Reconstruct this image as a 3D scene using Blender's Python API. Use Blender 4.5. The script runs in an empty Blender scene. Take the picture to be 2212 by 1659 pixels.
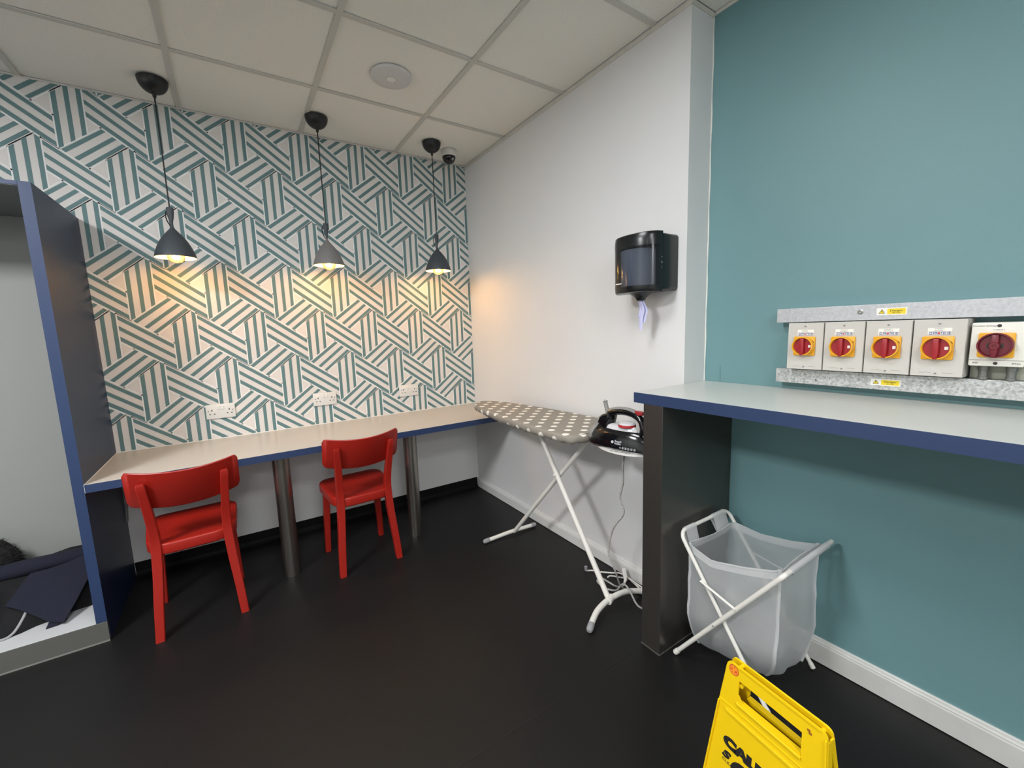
import bpy, bmesh, math, random
from mathutils import Vector, Matrix, noise
random.seed(7)
PI = math.pi
sc = bpy.context.scene
COL = sc.collection

def lin(c):
    c /= 255.0
    return c / 12.92 if c <= 0.04045 else ((c + 0.055) / 1.055) ** 2.4
def rgb(r, g, b): return (lin(r), lin(g), lin(b), 1.0)

# ------------------------------------------------------------------ camera, world, lights, exposure
cam = bpy.data.objects.new('camera', bpy.data.cameras.new('camera'))
COL.objects.link(cam); sc.camera = cam
cam.location = (-1.6284, -3.0507, 1.327)
cam.rotation_euler = (1.4387, 0.0331, -0.5854)
cam.data.sensor_width = 36.0
cam.data.lens = 902.81 / 2212 * 36.0
cam.data.clip_start = 0.02

w = bpy.data.worlds.new('world'); sc.world = w; w.use_nodes = True
w.node_tree.nodes['Background'].inputs[0].default_value = (0.9, 0.95, 1.0, 1)
w.node_tree.nodes['Background'].inputs[1].default_value = 0.05
sc.view_settings.view_transform = 'Standard'
sc.view_settings.look = 'None'
sc.view_settings.gamma = 1.0
sc.view_settings.use_curve_mapping = False
sc.view_settings.exposure = 0.0

H = 2.583          # ceiling height
PANELS = [(-1.452, -2.072, 17.0), (-3.252, -2.072, 86.0), (-1.452, -3.872, 24.0), (-3.252, -3.872, 8.0), (-2.052, -5.672, 40.0)]  # last panel is an addition at the back, its bounce lifts the ceiling
LAMP_COL = (0.985, 1.0, 1.03)
for (lx, ly, lp) in PANELS:
    ld = bpy.data.lights.new('ceiling_panel_light', 'AREA'); ld.shape = 'SQUARE'; ld.size = 0.55
    ld.energy = lp; ld.color = LAMP_COL
    lo = bpy.data.objects.new('ceiling_panel_light', ld); COL.objects.link(lo); lo.location = (lx, ly, H - 0.02)
PENDANTS = [(-1.832, -0.265), (-1.099, -0.262), (-0.388, -0.272)]
PENDANT_POWER = 3.3
PENDANT_COL = (1.0, 0.62, 0.25)

# ------------------------------------------------------------------ materials
MATS = {}
def mat(name, col, rough=0.5, metal=0.0, nscale=0, namt=0.0, bump=0.0, bscale=200, emis=None, estr=0, coat=0.0, spec=0.5, stretch=None):
    if name in MATS: return MATS[name]
    m = bpy.data.materials.new(name); m.use_nodes = True
    nt = m.node_tree; b = nt.nodes['Principled BSDF']
    b.inputs['Base Color'].default_value = col
    b.inputs['Roughness'].default_value = rough
    b.inputs['Metallic'].default_value = metal
    b.inputs['Specular IOR Level'].default_value = spec
    if coat: b.inputs['Coat Weight'].default_value = coat; b.inputs['Coat Roughness'].default_value = 0.15
    tc = nt.nodes.new('ShaderNodeTexCoord'); src = tc.outputs['Object']
    if stretch:
        mp = nt.nodes.new('ShaderNodeMapping'); mp.inputs['Scale'].default_value = stretch
        nt.links.new(src, mp.inputs['Vector']); src = mp.outputs['Vector']
    if nscale and namt:
        n = nt.nodes.new('ShaderNodeTexNoise'); n.inputs['Scale'].default_value = nscale; n.inputs['Detail'].default_value = 4
        nt.links.new(src, n.inputs['Vector'])
        r = nt.nodes.new('ShaderNodeValToRGB')
        r.color_ramp.elements[0].position = 0.3; r.color_ramp.elements[1].position = 0.7
        r.color_ramp.elements[0].color = tuple(c * (1 - namt) for c in col[:3]) + (1,)
        r.color_ramp.elements[1].color = tuple(min(1, c * (1 + namt)) for c in col[:3]) + (1,)
        nt.links.new(n.outputs['Fac'], r.inputs['Fac']); nt.links.new(r.outputs['Color'], b.inputs['Base Color'])
    if bump:
        n2 = nt.nodes.new('ShaderNodeTexNoise'); n2.inputs['Scale'].default_value = bscale; n2.inputs['Detail'].default_value = 3
        nt.links.new(src, n2.inputs['Vector'])
        bp = nt.nodes.new('ShaderNodeBump'); bp.inputs['Strength'].default_value = bump; bp.inputs['Distance'].default_value = 0.002
        nt.links.new(n2.outputs['Fac'], bp.inputs['Height']); nt.links.new(bp.outputs['Normal'], b.inputs['Normal'])
    if emis:
        b.inputs['Emission Color'].default_value = emis; b.inputs['Emission Strength'].default_value = estr
    MATS[name] = m
    return m

M_white_wall = mat('white_wall_paint', rgb(225, 225, 224), 0.62, nscale=3, namt=0.012, bump=0.08, bscale=350)
M_white_far = mat('bright_white_wall_paint', rgb(240, 240, 238), 0.62)
M_paper = mat('wallpaper_ground', rgb(224, 219, 214), 0.6, nscale=4, namt=0.012)
M_paper_line = mat('wallpaper_white_line', rgb(240, 240, 238), 0.6)
M_paper_teal = mat('wallpaper_teal', rgb(98, 130, 132), 0.6, nscale=30, namt=0.03)
M_teal = mat('teal_wall_paint', rgb(108, 146, 149), 0.5, nscale=2.5, namt=0.02, bump=0.1, bscale=300)
M_ceil = mat('ceiling_tile_mineral', rgb(245, 243, 234), 0.9, nscale=180, namt=0.05, bump=0.25, bscale=400)
M_grid = mat('ceiling_grid_enamel', rgb(208, 206, 197), 0.5)
M_dark_gap = mat('dark_ceiling_void', rgb(40, 38, 34), 0.9)
M_trim = mat('ceiling_trim_enamel', rgb(212, 208, 198), 0.6, nscale=40, namt=0.06)
M_base = mat('white_gloss_skirting', rgb(208, 207, 202), 0.35, nscale=12, namt=0.05)
M_cove = mat('black_vinyl_cove', rgb(15, 15, 15), 0.6, spec=0.2)
M_navy_lam = mat('navy_laminate', rgb(20, 37, 70), 0.4, nscale=200, namt=0.03)
M_blue = mat('blue_laminate', rgb(42, 59, 94), 0.42, nscale=200, namt=0.03)
M_desk = mat('desk_laminate', rgb(196, 190, 181), 0.32, nscale=260, namt=0.02)
M_counter = mat('counter_laminate', rgb(206, 207, 201), 0.3, nscale=260, namt=0.02)
M_edge_white = mat('white_edge_bead', rgb(236, 234, 226), 0.4)
M_carcass = mat('pale_grey_laminate', rgb(152, 154, 149), 0.5)
M_plinth = mat('grey_plinth_laminate', rgb(90, 90, 85), 0.5)
M_red = mat('red_lacquer', rgb(160, 31, 20), 0.4, nscale=60, namt=0.04)
M_steel = mat('brushed_steel', rgb(150, 145, 138), 0.28, 0.95, nscale=40, namt=0.15, stretch=(30, 30, 0.6))
M_dsteel = mat('dark_brushed_steel', rgb(104, 100, 94), 0.33, 0.8, nscale=30, namt=0.08, stretch=(1, 1, 40))
M_black = mat('matt_black_plastic', rgb(24, 24, 25), 0.45)
M_shade_out = mat('charcoal_shade_enamel', rgb(62, 68, 74), 0.55)
M_shade_out2 = mat('grey_shade_enamel', rgb(118, 116, 115), 0.55)
M_shade_in = mat('white_shade_lining', rgb(240, 232, 210), 0.6)
M_wplastic = mat('white_plastic', rgb(228, 226, 220), 0.35)
M_wplastic_d = mat('dark_slots', rgb(52, 47, 44), 0.6)
M_grey_plastic = mat('grey_rubber', rgb(150, 150, 152), 0.5)
M_white_enamel = mat('white_enamel_tube', rgb(228, 226, 218), 0.32)
M_navy = mat('navy_cloth', rgb(18, 21, 38), 0.95, nscale=500, namt=0.25, bump=0.5, bscale=700)
M_blackcloth = mat('black_cloth', rgb(12, 12, 14), 0.95, nscale=300, namt=0.3, bump=0.5, bscale=500)
M_fur = mat('black_fur', rgb(12, 11, 12), 0.8)
M_box = mat('grey_enclosure_plastic', rgb(200, 197, 190), 0.45)
M_box_w = mat('white_enclosure_plastic', rgb(228, 226, 216), 0.4)
M_yel = mat('yellow_switch_plate', rgb(236, 172, 38), 0.4)
M_knob = mat('red_switch_knob', rgb(158, 30, 38), 0.4)
M_knob_d = mat('dark_red_switch_knob', rgb(112, 28, 40), 0.35)
M_screw = mat('zinc_screw', rgb(170, 170, 165), 0.3, 1.0)
M_label = mat('white_sticker', rgb(240, 238, 230), 0.5)
M_label_y = mat('yellow_sticker', rgb(242, 214, 45), 0.5)
M_ink = mat('black_ink', rgb(28, 26, 24), 0.6)
M_ink_g = mat('grey_ink', rgb(120, 118, 114), 0.6)
M_ink_b = mat('blue_ink', rgb(70, 95, 165), 0.6)
M_ink_r = mat('red_ink', rgb(205, 40, 55), 0.6)
M_sign = mat('yellow_sign_plastic', rgb(232, 194, 10), 0.4, nscale=8, namt=0.015)
M_orange = mat('orange_sticker', rgb(240, 150, 30), 0.5)
M_iron_blk = mat('gloss_black_plastic', rgb(14, 14, 17), 0.14, coat=0.3)
M_iron_gry = mat('grey_iron_plastic', rgb(140, 138, 135), 0.4)
M_iron_heel = mat('charcoal_iron_heel', rgb(62, 60, 54), 0.5)
M_iron_red = mat('red_iron_trim', rgb(176, 44, 52), 0.35)
M_iron_clear = mat('clear_tank_plastic', rgb(205, 205, 208), 0.15)
M_cordfab = mat('grey_braided_cord', rgb(175, 172, 168), 0.8, nscale=260, namt=0.5)
M_cordw = mat('white_cable_sheath', rgb(225, 223, 216), 0.5)
M_roll = mat('blue_paper_roll', rgb(204, 210, 224), 0.9)
M_tissue = mat('lilac_paper_towel', rgb(205, 205, 240), 0.9)
M_disp = mat('black_dispenser_plastic', rgb(20, 22, 23), 0.25)
M_dome = mat('smoked_dome', rgb(18, 16, 17), 0.08)

def brick_floor():
    m = bpy.data.materials.new('black_vinyl_floor'); m.use_nodes = True; nt = m.node_tree; b = nt.nodes['Principled BSDF']
    tc = nt.nodes.new('ShaderNodeTexCoord')
    v = nt.nodes.new('ShaderNodeTexVoronoi'); v.inputs['Scale'].default_value = 160
    nt.links.new(tc.outputs['Object'], v.inputs['Vector'])
    r = nt.nodes.new('ShaderNodeValToRGB'); r.color_ramp.elements[0].position = 0.0; r.color_ramp.elements[1].position = 0.13
    r.color_ramp.elements[0].color = rgb(54, 52, 51); r.color_ramp.elements[1].color = rgb(23, 22, 22)
    nt.links.new(v.outputs['Distance'], r.inputs['Fac']); nt.links.new(r.outputs['Color'], b.inputs['Base Color'])
    b.inputs['Roughness'].default_value = 0.46; b.inputs['Specular IOR Level'].default_value = 0.3
    n = nt.nodes.new('ShaderNodeTexNoise'); n.inputs['Scale'].default_value = 420; nt.links.new(tc.outputs['Object'], n.inputs['Vector'])
    bp = nt.nodes.new('ShaderNodeBump'); bp.inputs['Strength'].default_value = 0.35; bp.inputs['Distance'].default_value = 0.001
    nt.links.new(n.outputs['Fac'], bp.inputs['Height']); nt.links.new(bp.outputs['Normal'], b.inputs['Normal'])
    return m
M_floor = brick_floor()

def galvanised(name, lo, hi=(203, 205, 203)):
    m = bpy.data.materials.new(name); m.use_nodes = True; nt = m.node_tree; b = nt.nodes['Principled BSDF']
    tc = nt.nodes.new('ShaderNodeTexCoord')
    v = nt.nodes.new('ShaderNodeTexVoronoi'); v.inputs['Scale'].default_value = 170; v.inputs['Randomness'].default_value = 1
    nt.links.new(tc.outputs['Object'], v.inputs['Vector'])
    n = nt.nodes.new('ShaderNodeTexNoise'); n.inputs['Scale'].default_value = 130; n.inputs['Detail'].default_value = 5
    nt.links.new(tc.outputs['Object'], n.inputs['Vector'])
    mx = nt.nodes.new('ShaderNodeMix'); mx.inputs[0].default_value = 0.6
    nt.links.new(v.outputs['Color'], mx.inputs[2]); nt.links.new(n.outputs['Fac'], mx.inputs[3])
    r = nt.nodes.new('ShaderNodeValToRGB'); r.color_ramp.elements[0].position = 0.32; r.color_ramp.elements[1].position = 0.62
    r.color_ramp.elements[0].color = rgb(*lo); r.color_ramp.elements[1].color = rgb(*hi)
    nt.links.new(mx.outputs[0], r.inputs['Fac']); nt.links.new(r.outputs['Color'], b.inputs['Base Color'])
    b.inputs['Metallic'].default_value = 0.35; b.inputs['Roughness'].default_value = 0.45
    return m
M_galv = galvanised('galvanised_steel', (158, 160, 158)); M_galv_s = galvanised('smooth_galvanised_steel', (182, 183, 186), (196, 197, 199))

def bag_material(name, opacity, c_=(220, 222, 222)):
    m = bpy.data.materials.new(name); m.use_nodes = True; nt = m.node_tree
    out = nt.nodes['Material Output']; nt.nodes.remove(nt.nodes['Principled BSDF'])
    d = nt.nodes.new('ShaderNodeBsdfDiffuse'); d.inputs[0].default_value = rgb(*c_)
    t = nt.nodes.new('ShaderNodeBsdfTranslucent'); t.inputs[0].default_value = rgb(*c_)
    tr = nt.nodes.new('ShaderNodeBsdfTransparent')
    a = nt.nodes.new('ShaderNodeMixShader'); a.inputs[0].default_value = 0.4
    nt.links.new(d.outputs[0], a.inputs[1]); nt.links.new(t.outputs[0], a.inputs[2])
    b2 = nt.nodes.new('ShaderNodeMixShader'); b2.inputs[0].default_value = opacity
    nt.links.new(tr.outputs[0], b2.inputs[1]); nt.links.new(a.outputs[0], b2.inputs[2])
    nt.links.new(b2.outputs[0], out.inputs['Surface'])
    return m
M_bag = bag_material('sheer_white_nylon', 0.62)
M_hem = bag_material('sheer_white_nylon_hem', 0.85, (234, 235, 235))

def tint_glass(name, col, gloss, opac, dcol):
    m = bpy.data.materials.new(name); m.use_nodes = True; nt = m.node_tree
    out = nt.nodes['Material Output']; nt.nodes.remove(nt.nodes['Principled BSDF'])
    tr = nt.nodes.new('ShaderNodeBsdfTransparent'); tr.inputs[0].default_value = col
    g = nt.nodes.new('ShaderNodeBsdfGlossy'); g.inputs['Roughness'].default_value = 0.12; g.inputs[0].default_value = (1, 1, 1, 1)
    d = nt.nodes.new('ShaderNodeBsdfDiffuse'); d.inputs[0].default_value = dcol
    a = nt.nodes.new('ShaderNodeMixShader'); a.inputs[0].default_value = opac
    nt.links.new(tr.outputs[0], a.inputs[1]); nt.links.new(d.outputs[0], a.inputs[2])
    fr = nt.nodes.new('ShaderNodeFresnel'); fr.inputs[0].default_value = gloss
    b2 = nt.nodes.new('ShaderNodeMixShader')
    nt.links.new(fr.outputs[0], b2.inputs[0]); nt.links.new(a.outputs[0], b2.inputs[1]); nt.links.new(g.outputs[0], b2.inputs[2])
    nt.links.new(b2.outputs[0], out.inputs['Surface'])
    return m
M_bulb = tint_glass('amber_bulb_glass', (1.0, 0.86, 0.62, 1), 1.4, 0.03, (1, 0.8, 0.4, 1))
M_smoke = tint_glass('smoked_window_plastic', (0.55, 0.57, 0.60, 1), 1.45, 0.35, rgb(30, 34, 40))
M_fil = mat('glowing_filament', (1, 0.7, 0.3, 1), 0.5, emis=(1.0, 0.62, 0.22, 1), estr=60)
M_diff = mat('lit_panel_diffuser', (0.9, 0.9, 0.88, 1), 0.5, emis=(1.0, 0.97, 0.91, 1), estr=3)

def dots_material():
    m = bpy.data.materials.new('taupe_polka_dot_cotton'); m.use_nodes = True; nt = m.node_tree; b = nt.nodes['Principled BSDF']
    L = nt.links.new
    tc = nt.nodes.new('ShaderNodeTexCoord'); sp = nt.nodes.new('ShaderNodeSeparateXYZ'); L(tc.outputs['UV'], sp.inputs[0])
    def mth(op, a, b_=None):
        n = nt.nodes.new('ShaderNodeMath'); n.operation = op
        for i, v in enumerate((a, b_)):
            if v is None: continue
            if isinstance(v, (int, float)): n.inputs[i].default_value = v
            else: L(v, n.inputs[i])
        return n.outputs[0]
    PX, PY = 0.0575, 0.104
    dmin = None
    for ox, oy in ((-0.0495, -1.401), (-0.0495 - PX, -1.401 - PY / 2)):
        fx = mth('SUBTRACT', sp.outputs[0], ox + PX); fx = mth('DIVIDE', fx, 2 * PX); fx = mth('FRACT', fx); fx = mth('SUBTRACT', fx, 0.5); fx = mth('MULTIPLY', fx, 2 * PX)
        fy = mth('SUBTRACT', sp.outputs[1], oy + PY / 2); fy = mth('DIVIDE', fy, PY); fy = mth('FRACT', fy); fy = mth('SUBTRACT', fy, 0.5); fy = mth('MULTIPLY', fy, PY)
        d = mth('SQRT', mth('ADD', mth('MULTIPLY', fx, fx), mth('MULTIPLY', fy, fy)))
        dmin = d if dmin is None else mth('MINIMUM', dmin, d)
    k = mth('LESS_THAN', dmin, 0.0175)
    mx = nt.nodes.new('ShaderNodeMix'); mx.data_type = 'RGBA'
    mx.inputs[6].default_value = rgb(148, 141, 130); mx.inputs[7].default_value = rgb(240, 235, 225)
    L(k, mx.inputs[0]); L(mx.outputs[2], b.inputs['Base Color']); b.inputs['Roughness'].default_value = 0.85
    return m
M_dots = dots_material()

# ------------------------------------------------------------------ mesh builder
class MB:
    def __init__(s): s.bm = bmesh.new(); s.uv = None
    def face(s, pts, mi=0, smooth=False):
        vs = [s.bm.verts.new(p) for p in pts]
        f = s.bm.faces.new(vs); f.material_index = mi; f.smooth = smooth
        return f
    def box(s, a, b, bev=0.0, mi=0, mtx=None, seg=2):
        x0, y0, z0 = a; x1, y1, z1 = b
        vs = [s.bm.verts.new((x, y, z)) for z in (z0, z1) for y in (y0, y1) for x in (x0, x1)]
        fs = [(0, 2, 3, 1), (4, 5, 7, 6), (0, 1, 5, 4), (2, 6, 7, 3), (0, 4, 6, 2), (1, 3, 7, 5)]
        F = [s.bm.faces.new([vs[i] for i in q]) for q in fs]
        for f in F: f.material_index = mi
        if mtx is not None:
            for v in vs: v.co = mtx @ v.co
        if bev > 0:
            es = list({e for f in F for e in f.edges})
            r = bmesh.ops.bevel(s.bm, geom=es, offset=bev, segments=seg, profile=0.5, affect='EDGES')
            for f in r['faces']: f.material_index = mi
        return s
    def prism(s, poly, axis, lo, hi, mi=0, mtx=None, bev=0.0):
        # poly: 2D list; axis: extrude axis index
        def P(p, t):
            q = [0, 0, 0]; o = [i for i in range(3) if i != axis]
            q[o[0]], q[o[1]], q[axis] = p[0], p[1], t
            v = Vector(q); return mtx @ v if mtx is not None else v
        a = [s.bm.verts.new(P(p, lo)) for p in poly]; b = [s.bm.verts.new(P(p, hi)) for p in poly]
        n = len(poly); F = [s.bm.faces.new(a), s.bm.faces.new(b)]
        for i in range(n): F.append(s.bm.faces.new((a[i], a[(i + 1) % n], b[(i + 1) % n], b[i])))
        for f in F: f.material_index = mi
        if bev > 0:
            es = list(set(F[0].edges) | set(F[1].edges))
            r = bmesh.ops.bevel(s.bm, geom=es, offset=bev, segments=2, profile=0.5, affect='EDGES')
            for f in r['faces']: f.material_index = mi
        return s
    def loft(s, rings, closed=True, cap=True, mi=0):
        R = [[s.bm.verts.new(p) for p in r] for r in rings]
        n = len(R[0])
        for i in range(len(R) - 1):
            for j in range(n if closed else n - 1):
                k = (j + 1) % n
                f = s.bm.faces.new((R[i][j], R[i][k], R[i + 1][k], R[i + 1][j])); f.material_index = mi
        if cap and closed:
            for r in (R[0], R[-1]):
                f = s.bm.faces.new(r); f.material_index = mi
        return R
    def tube(s, path, r, seg=12, cap=True, mi=0, flat=None):
        path = [Vector(p) for p in path]; n = len(path)
        rs = r if isinstance(r, (list, tuple)) else [r] * n
        t0 = (path[1] - path[0]).normalized()
        up = Vector((0, 0, 1)) if abs(t0.z) < 0.9 else Vector((1, 0, 0))
        u = t0.cross(up).normalized(); rings = []
        for i in range(n):
            if i == 0: t = t0
            elif i == n - 1: t = (path[i] - path[i - 1]).normalized()
            else: t = ((path[i + 1] - path[i]).normalized() + (path[i] - path[i - 1]).normalized()).normalized()
            u = (u - t * u.dot(t)).normalized(); v = t.cross(u)
            fl = flat or 1.0
            rings.append([path[i] + (u * math.cos(a) + v * math.sin(a) * fl) * rs[i] for a in [2 * PI * k / seg for k in range(seg)]])
        s.loft(rings, True, cap, mi); return s
    def lathe(s, prof, c=(0, 0, 0), seg=32, mtx=None, mi=0, cap=False):
        c = Vector(c); rings = []
        for (r, z) in prof:
            ring = []
            for k in range(seg):
                a = 2 * PI * k / seg; p = Vector((r * math.cos(a), r * math.sin(a), z))
                if mtx is not None: p = mtx @ p
                ring.append(p + c)
            rings.append(ring)
        s.loft(rings, True, cap, mi); return s
    def text(s, body, size, mtx, mi=0, ext=0.0004, offset=0.0, shear=0.0, align='CENTER', xs=1.0, fit=None):
        cu = bpy.data.curves.new('t', 'FONT'); cu.body = body; cu.size = size; cu.extrude = ext; cu.offset = offset; cu.shear = shear
        cu.align_x = align; cu.align_y = 'CENTER'; cu.resolution_u = 4
        o = bpy.data.objects.new('t', cu); COL.objects.link(o)
        dg = bpy.context.evaluated_depsgraph_get(); me = o.evaluated_get(dg).to_mesh()
        ox = oy = 0.0; fx, fy = xs, 1.0
        if fit:
            X = [v.co.x for v in me.vertices]; Y = [v.co.y for v in me.vertices]
            ox, oy = (min(X) + max(X)) / 2, (min(Y) + max(Y)) / 2; fx, fy = fit[0] / (max(X) - min(X)), fit[1] / (max(Y) - min(Y))
        vs = [s.bm.verts.new(mtx @ Vector(((v.co.x - ox) * fx, (v.co.y - oy) * fy, v.co.z))) for v in me.vertices]
        for p in me.polygons:
            try:
                f = s.bm.faces.new([vs[i] for i in p.vertices]); f.material_index = mi
            except ValueError: pass
        o.evaluated_get(dg).to_mesh_clear()
        bpy.data.objects.remove(o); bpy.data.curves.remove(cu)
        return s
    def build(s, name, mats, parent=None, origin=(0, 0, 0), smooth=None, recalc=True, kind=None, label=None):
        if not isinstance(mats, (list, tuple)): mats = [mats]
        if recalc: bmesh.ops.recalc_face_normals(s.bm, faces=s.bm.faces)
        o_ = Vector(origin)
        for v in s.bm.verts: v.co -= o_
        me = bpy.data.meshes.new(name); s.bm.to_mesh(me); s.bm.free()
        for m in mats: me.materials.append(m)
        if smooth is not None:
            for p in me.polygons: p.use_smooth = True
            me.set_sharp_from_angle(angle=math.radians(smooth))
        o = bpy.data.objects.new(name, me); COL.objects.link(o)
        if parent is not None: o.parent = parent
        else: o.location = o_
        if kind: o['kind'] = kind
        if label: o['label'] = label
        return o

def thing(name, label, cat, loc=(0, 0, 0), rz=0.0, group=None):
    o = bpy.data.objects.new(name, None); COL.objects.link(o); o.empty_display_size = 0.1
    o.location = loc; o.rotation_euler = (0, 0, rz); o['label'] = label; o['category'] = cat
    if group: o['group'] = group
    return o
def tag(o, label, cat, group=None):
    o['label'] = label; o['category'] = cat
    if group: o['group'] = group
    return o
def dup(root, loc, rz, label):
    r = root.copy(); COL.objects.link(r); r.location = loc; r.rotation_euler = (0, 0, rz); r['label'] = label
    for ch in list(root.children):
        c = ch.copy(); COL.objects.link(c); c.parent = r
        for g in list(ch.children):
            d = g.copy(); COL.objects.link(d); d.parent = c
    return r
def smoothpath(pts, n=8):
    P = [Vector(p) for p in pts]; P = [P[0] * 2 - P[1]] + P + [P[-1] * 2 - P[-2]]; out = []
    for i in range(1, len(P) - 2):
        a, b, c, d = P[i - 1], P[i], P[i + 1], P[i + 2]
        for k in range(n):
            t = k / n
            out.append(0.5 * ((2 * b) + (c - a) * t + (2 * a - 5 * b + 4 * c - d) * t * t + (3 * b - a - 3 * c + d) * t ** 3))
    out.append(P[-2]); return out
def interp(x, xs, ys):
    if x <= xs[0]: return ys[0]
    for i in range(len(xs) - 1):
        if x <= xs[i + 1]: return ys[i] + (ys[i + 1] - ys[i]) * (x - xs[i]) / (xs[i + 1] - xs[i])
    return ys[-1]
def rrect(x0, y0, x1, y1, r, n=5):
    out = []
    for cx, cy, a0 in ((x1 - r, y1 - r, 0), (x0 + r, y1 - r, 90), (x0 + r, y0 + r, 180), (x1 - r, y0 + r, 270)):
        for k in range(n + 1):
            a = math.radians(a0 + 90 * k / n); out.append((cx + r * math.cos(a), cy + r * math.sin(a)))
    return out

# ------------------------------------------------------------------ room shell
RX, RL, YL, XL, YF = 0.153, 0.0, -1.946, -4.75, -6.0
b = MB(); b.box((XL - 0.1, YF - 0.1, -0.06), (RX + 0.1, 0.1, 0.0)); floor = b.build('floor', M_floor, kind='structure')
b = MB(); b.box((-4.7, -2.008, 0.0), (-0.34, -2.0045, 0.0008)); b.build('weld_seam', mat('vinyl_weld', rgb(31, 30, 30), 0.46, spec=0.3), floor)
b = MB(); b.box((-2.2, -0.103, 0.0), (-0.02, -0.0995, 0.0008)); b.build('weld_seam', MATS['vinyl_weld'], floor)
# back wall with flat printed paper
b = MB(); b.box((XL - 0.1, 0.0, 0.0), (RX + 0.1, 0.1, H + 0.12)); wall_back = b.build('wall_back', M_white_wall, kind='structure')
def clip(poly, x0, z0, x1, z1):
    for ax, v, sgn in ((0, x0, 1), (0, x1, -1), (1, z0, 1), (1, z1, -1)):
        out = []
        for i in range(len(poly)):
            a, c = poly[i], poly[(i + 1) % len(poly)]
            da, dc = sgn * (a[ax] - v), sgn * (c[ax] - v)
            if da >= 0: out.append(a)
            if (da >= 0) != (dc >= 0):
                t = da / (da - dc); out.append((a[0] + (c[0] - a[0]) * t, a[1] + (c[1] - a[1]) * t))
        poly = out
        if len(poly) < 3: return None
    return poly
WX0, WZ0, WX1, WZ1 = -3.3, 0.726, -0.001, H
b = MB(); b.face([(WX0, -0.0006, WZ0), (WX1, -0.0006, WZ0), (WX1, -0.0006, WZ1), (WX0, -0.0006, WZ1)], 0)
ST = [  # vertical bars
    [(0.001, 0.2545), (0.0200, 0.2690), (0.0200, 0.0105), (0.001, -0.0015)],
    [(0.0475, 0.2980), (0.0655, 0.3105), (0.0655, 0.0480), (0.0475, 0.0355)],
    [(0.0925, 0.3295), (0.1105, 0.3165), (0.1105, 0.0840), (0.0925, 0.0712)],
    # falling bars
    [(-0.2262, 0.3075), (-0.2262, 0.2852), (-0.0050, 0.1190), (-0.0050, 0.1420)],
    [(-0.2262, 0.2515), (-0.2262, 0.2285), (-0.0050, 0.0608), (-0.0050, 0.0835)],
    [(-0.2262, 0.1940), (-0.2262, 0.1698), (-0.0050, 0.0022), (-0.0050, 0.0262)],
    # rising bars
    [(0.0078, -0.0055), (0.0222, -0.0185), (0.1830, 0.1105), (0.1684, 0.1205)],
    [(0.0495, -0.0375), (0.0645, -0.0490), (0.2208, 0.0808), (0.2055, 0.0910)],
    [(0.0838, -0.0675), (0.0980, -0.0770), (0.2555, 0.0535), (0.2410, 0.0635)]]
def strip(p, q, wd):
    d = (Vector(q) - Vector(p)).normalized(); n = Vector((-d.y, d.x)) * wd / 2
    return [tuple(Vector(p) + n), tuple(Vector(q) + n), tuple(Vector(q) - n), tuple(Vector(p) - n)]
LN = [strip((-0.0022, 0.0), (-0.0022, 0.255), 0.006), strip((0.1138, 0.325), (0.1138, 0.09), 0.0055),
      strip((-0.2300, 0.3205), (0.1, 0.0722 - 0.0), 0.0055) if False else strip((-0.2300, 0.3205), (0.0, 0.1485), 0.006),
      strip((-0.2262, 0.1630), (0.0, -0.0085), 0.006), strip((0.0, -0.003), (0.1684, 0.1285), 0.006),
      strip((0.0985, -0.0840), (0.2600, 0.0485), 0.006), strip((0.0, 0.2590), (0.0925, 0.334), 0.005)]
for i in range(-8, 9):
    for j in range(-4, 6):
        hx = -1.3939 + 0.3435 * i + 0.17175 * (j % 2) + 0.3435 * 3; hz = 1.4405 + 0.2815 * j
        for lst, mi, yy in ((LN, 1, -0.0009), (ST, 2, -0.0012)):
            for p in lst:
                q = clip([(hx + a, hz + c) for a, c in p], WX0, WZ0, WX1, WZ1)
                if q: b.face([(x, yy, z) for x, z in q], mi)
b.build('wallpaper', [M_paper, M_paper_line, M_paper_teal], wall_back, recalc=False,
        label='white wallpaper printed with a woven lattice of teal stripes')
b = MB(); b.box((RL, YL, 0.0), (RX + 0.1, 0.0, H + 0.12)); wall_right = b.build('wall_right', M_white_wall, kind='structure')
b = MB(); b.box((RX, YF - 0.1, 0.0), (RX + 0.1, YL, H + 0.12)); wall_teal = b.build('wall_near_right', M_teal, kind='structure')
# white caulk bead in the corner and the run of old paint
b = MB(); b.tube([(RX - 0.001, YL - 0.001 + 0.0015 * math.sin(k * 1.7), 1.062 + (H - 1.062) * k / 24) for k in range(25)], 0.003, 6)
b.build('caulk_bead', M_edge_white, wall_teal)
b = MB(); b.tube([(RX, -2.022, 1.064), (RX, -2.021, 1.09), (RX, -2.020, 1.128), (RX, -2.0195, 1.131)], [0.0009, 0.0012, 0.0009, 0.002], 6)
b.build('paint_run', mat('teal_paint_run', rgb(62, 96, 100), 0.5), wall_teal)
b = MB(); b.box((XL - 0.1, YF, 0.0), (XL, 0.0, H + 0.12)); b.build('wall_left', M_white_far, kind='structure')
b = MB(); b.box((XL - 0.1, YF - 0.1, 0.0), (RX, YF, H + 0.12)); b.build('wall_front', M_white_far, kind='structure')
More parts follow.
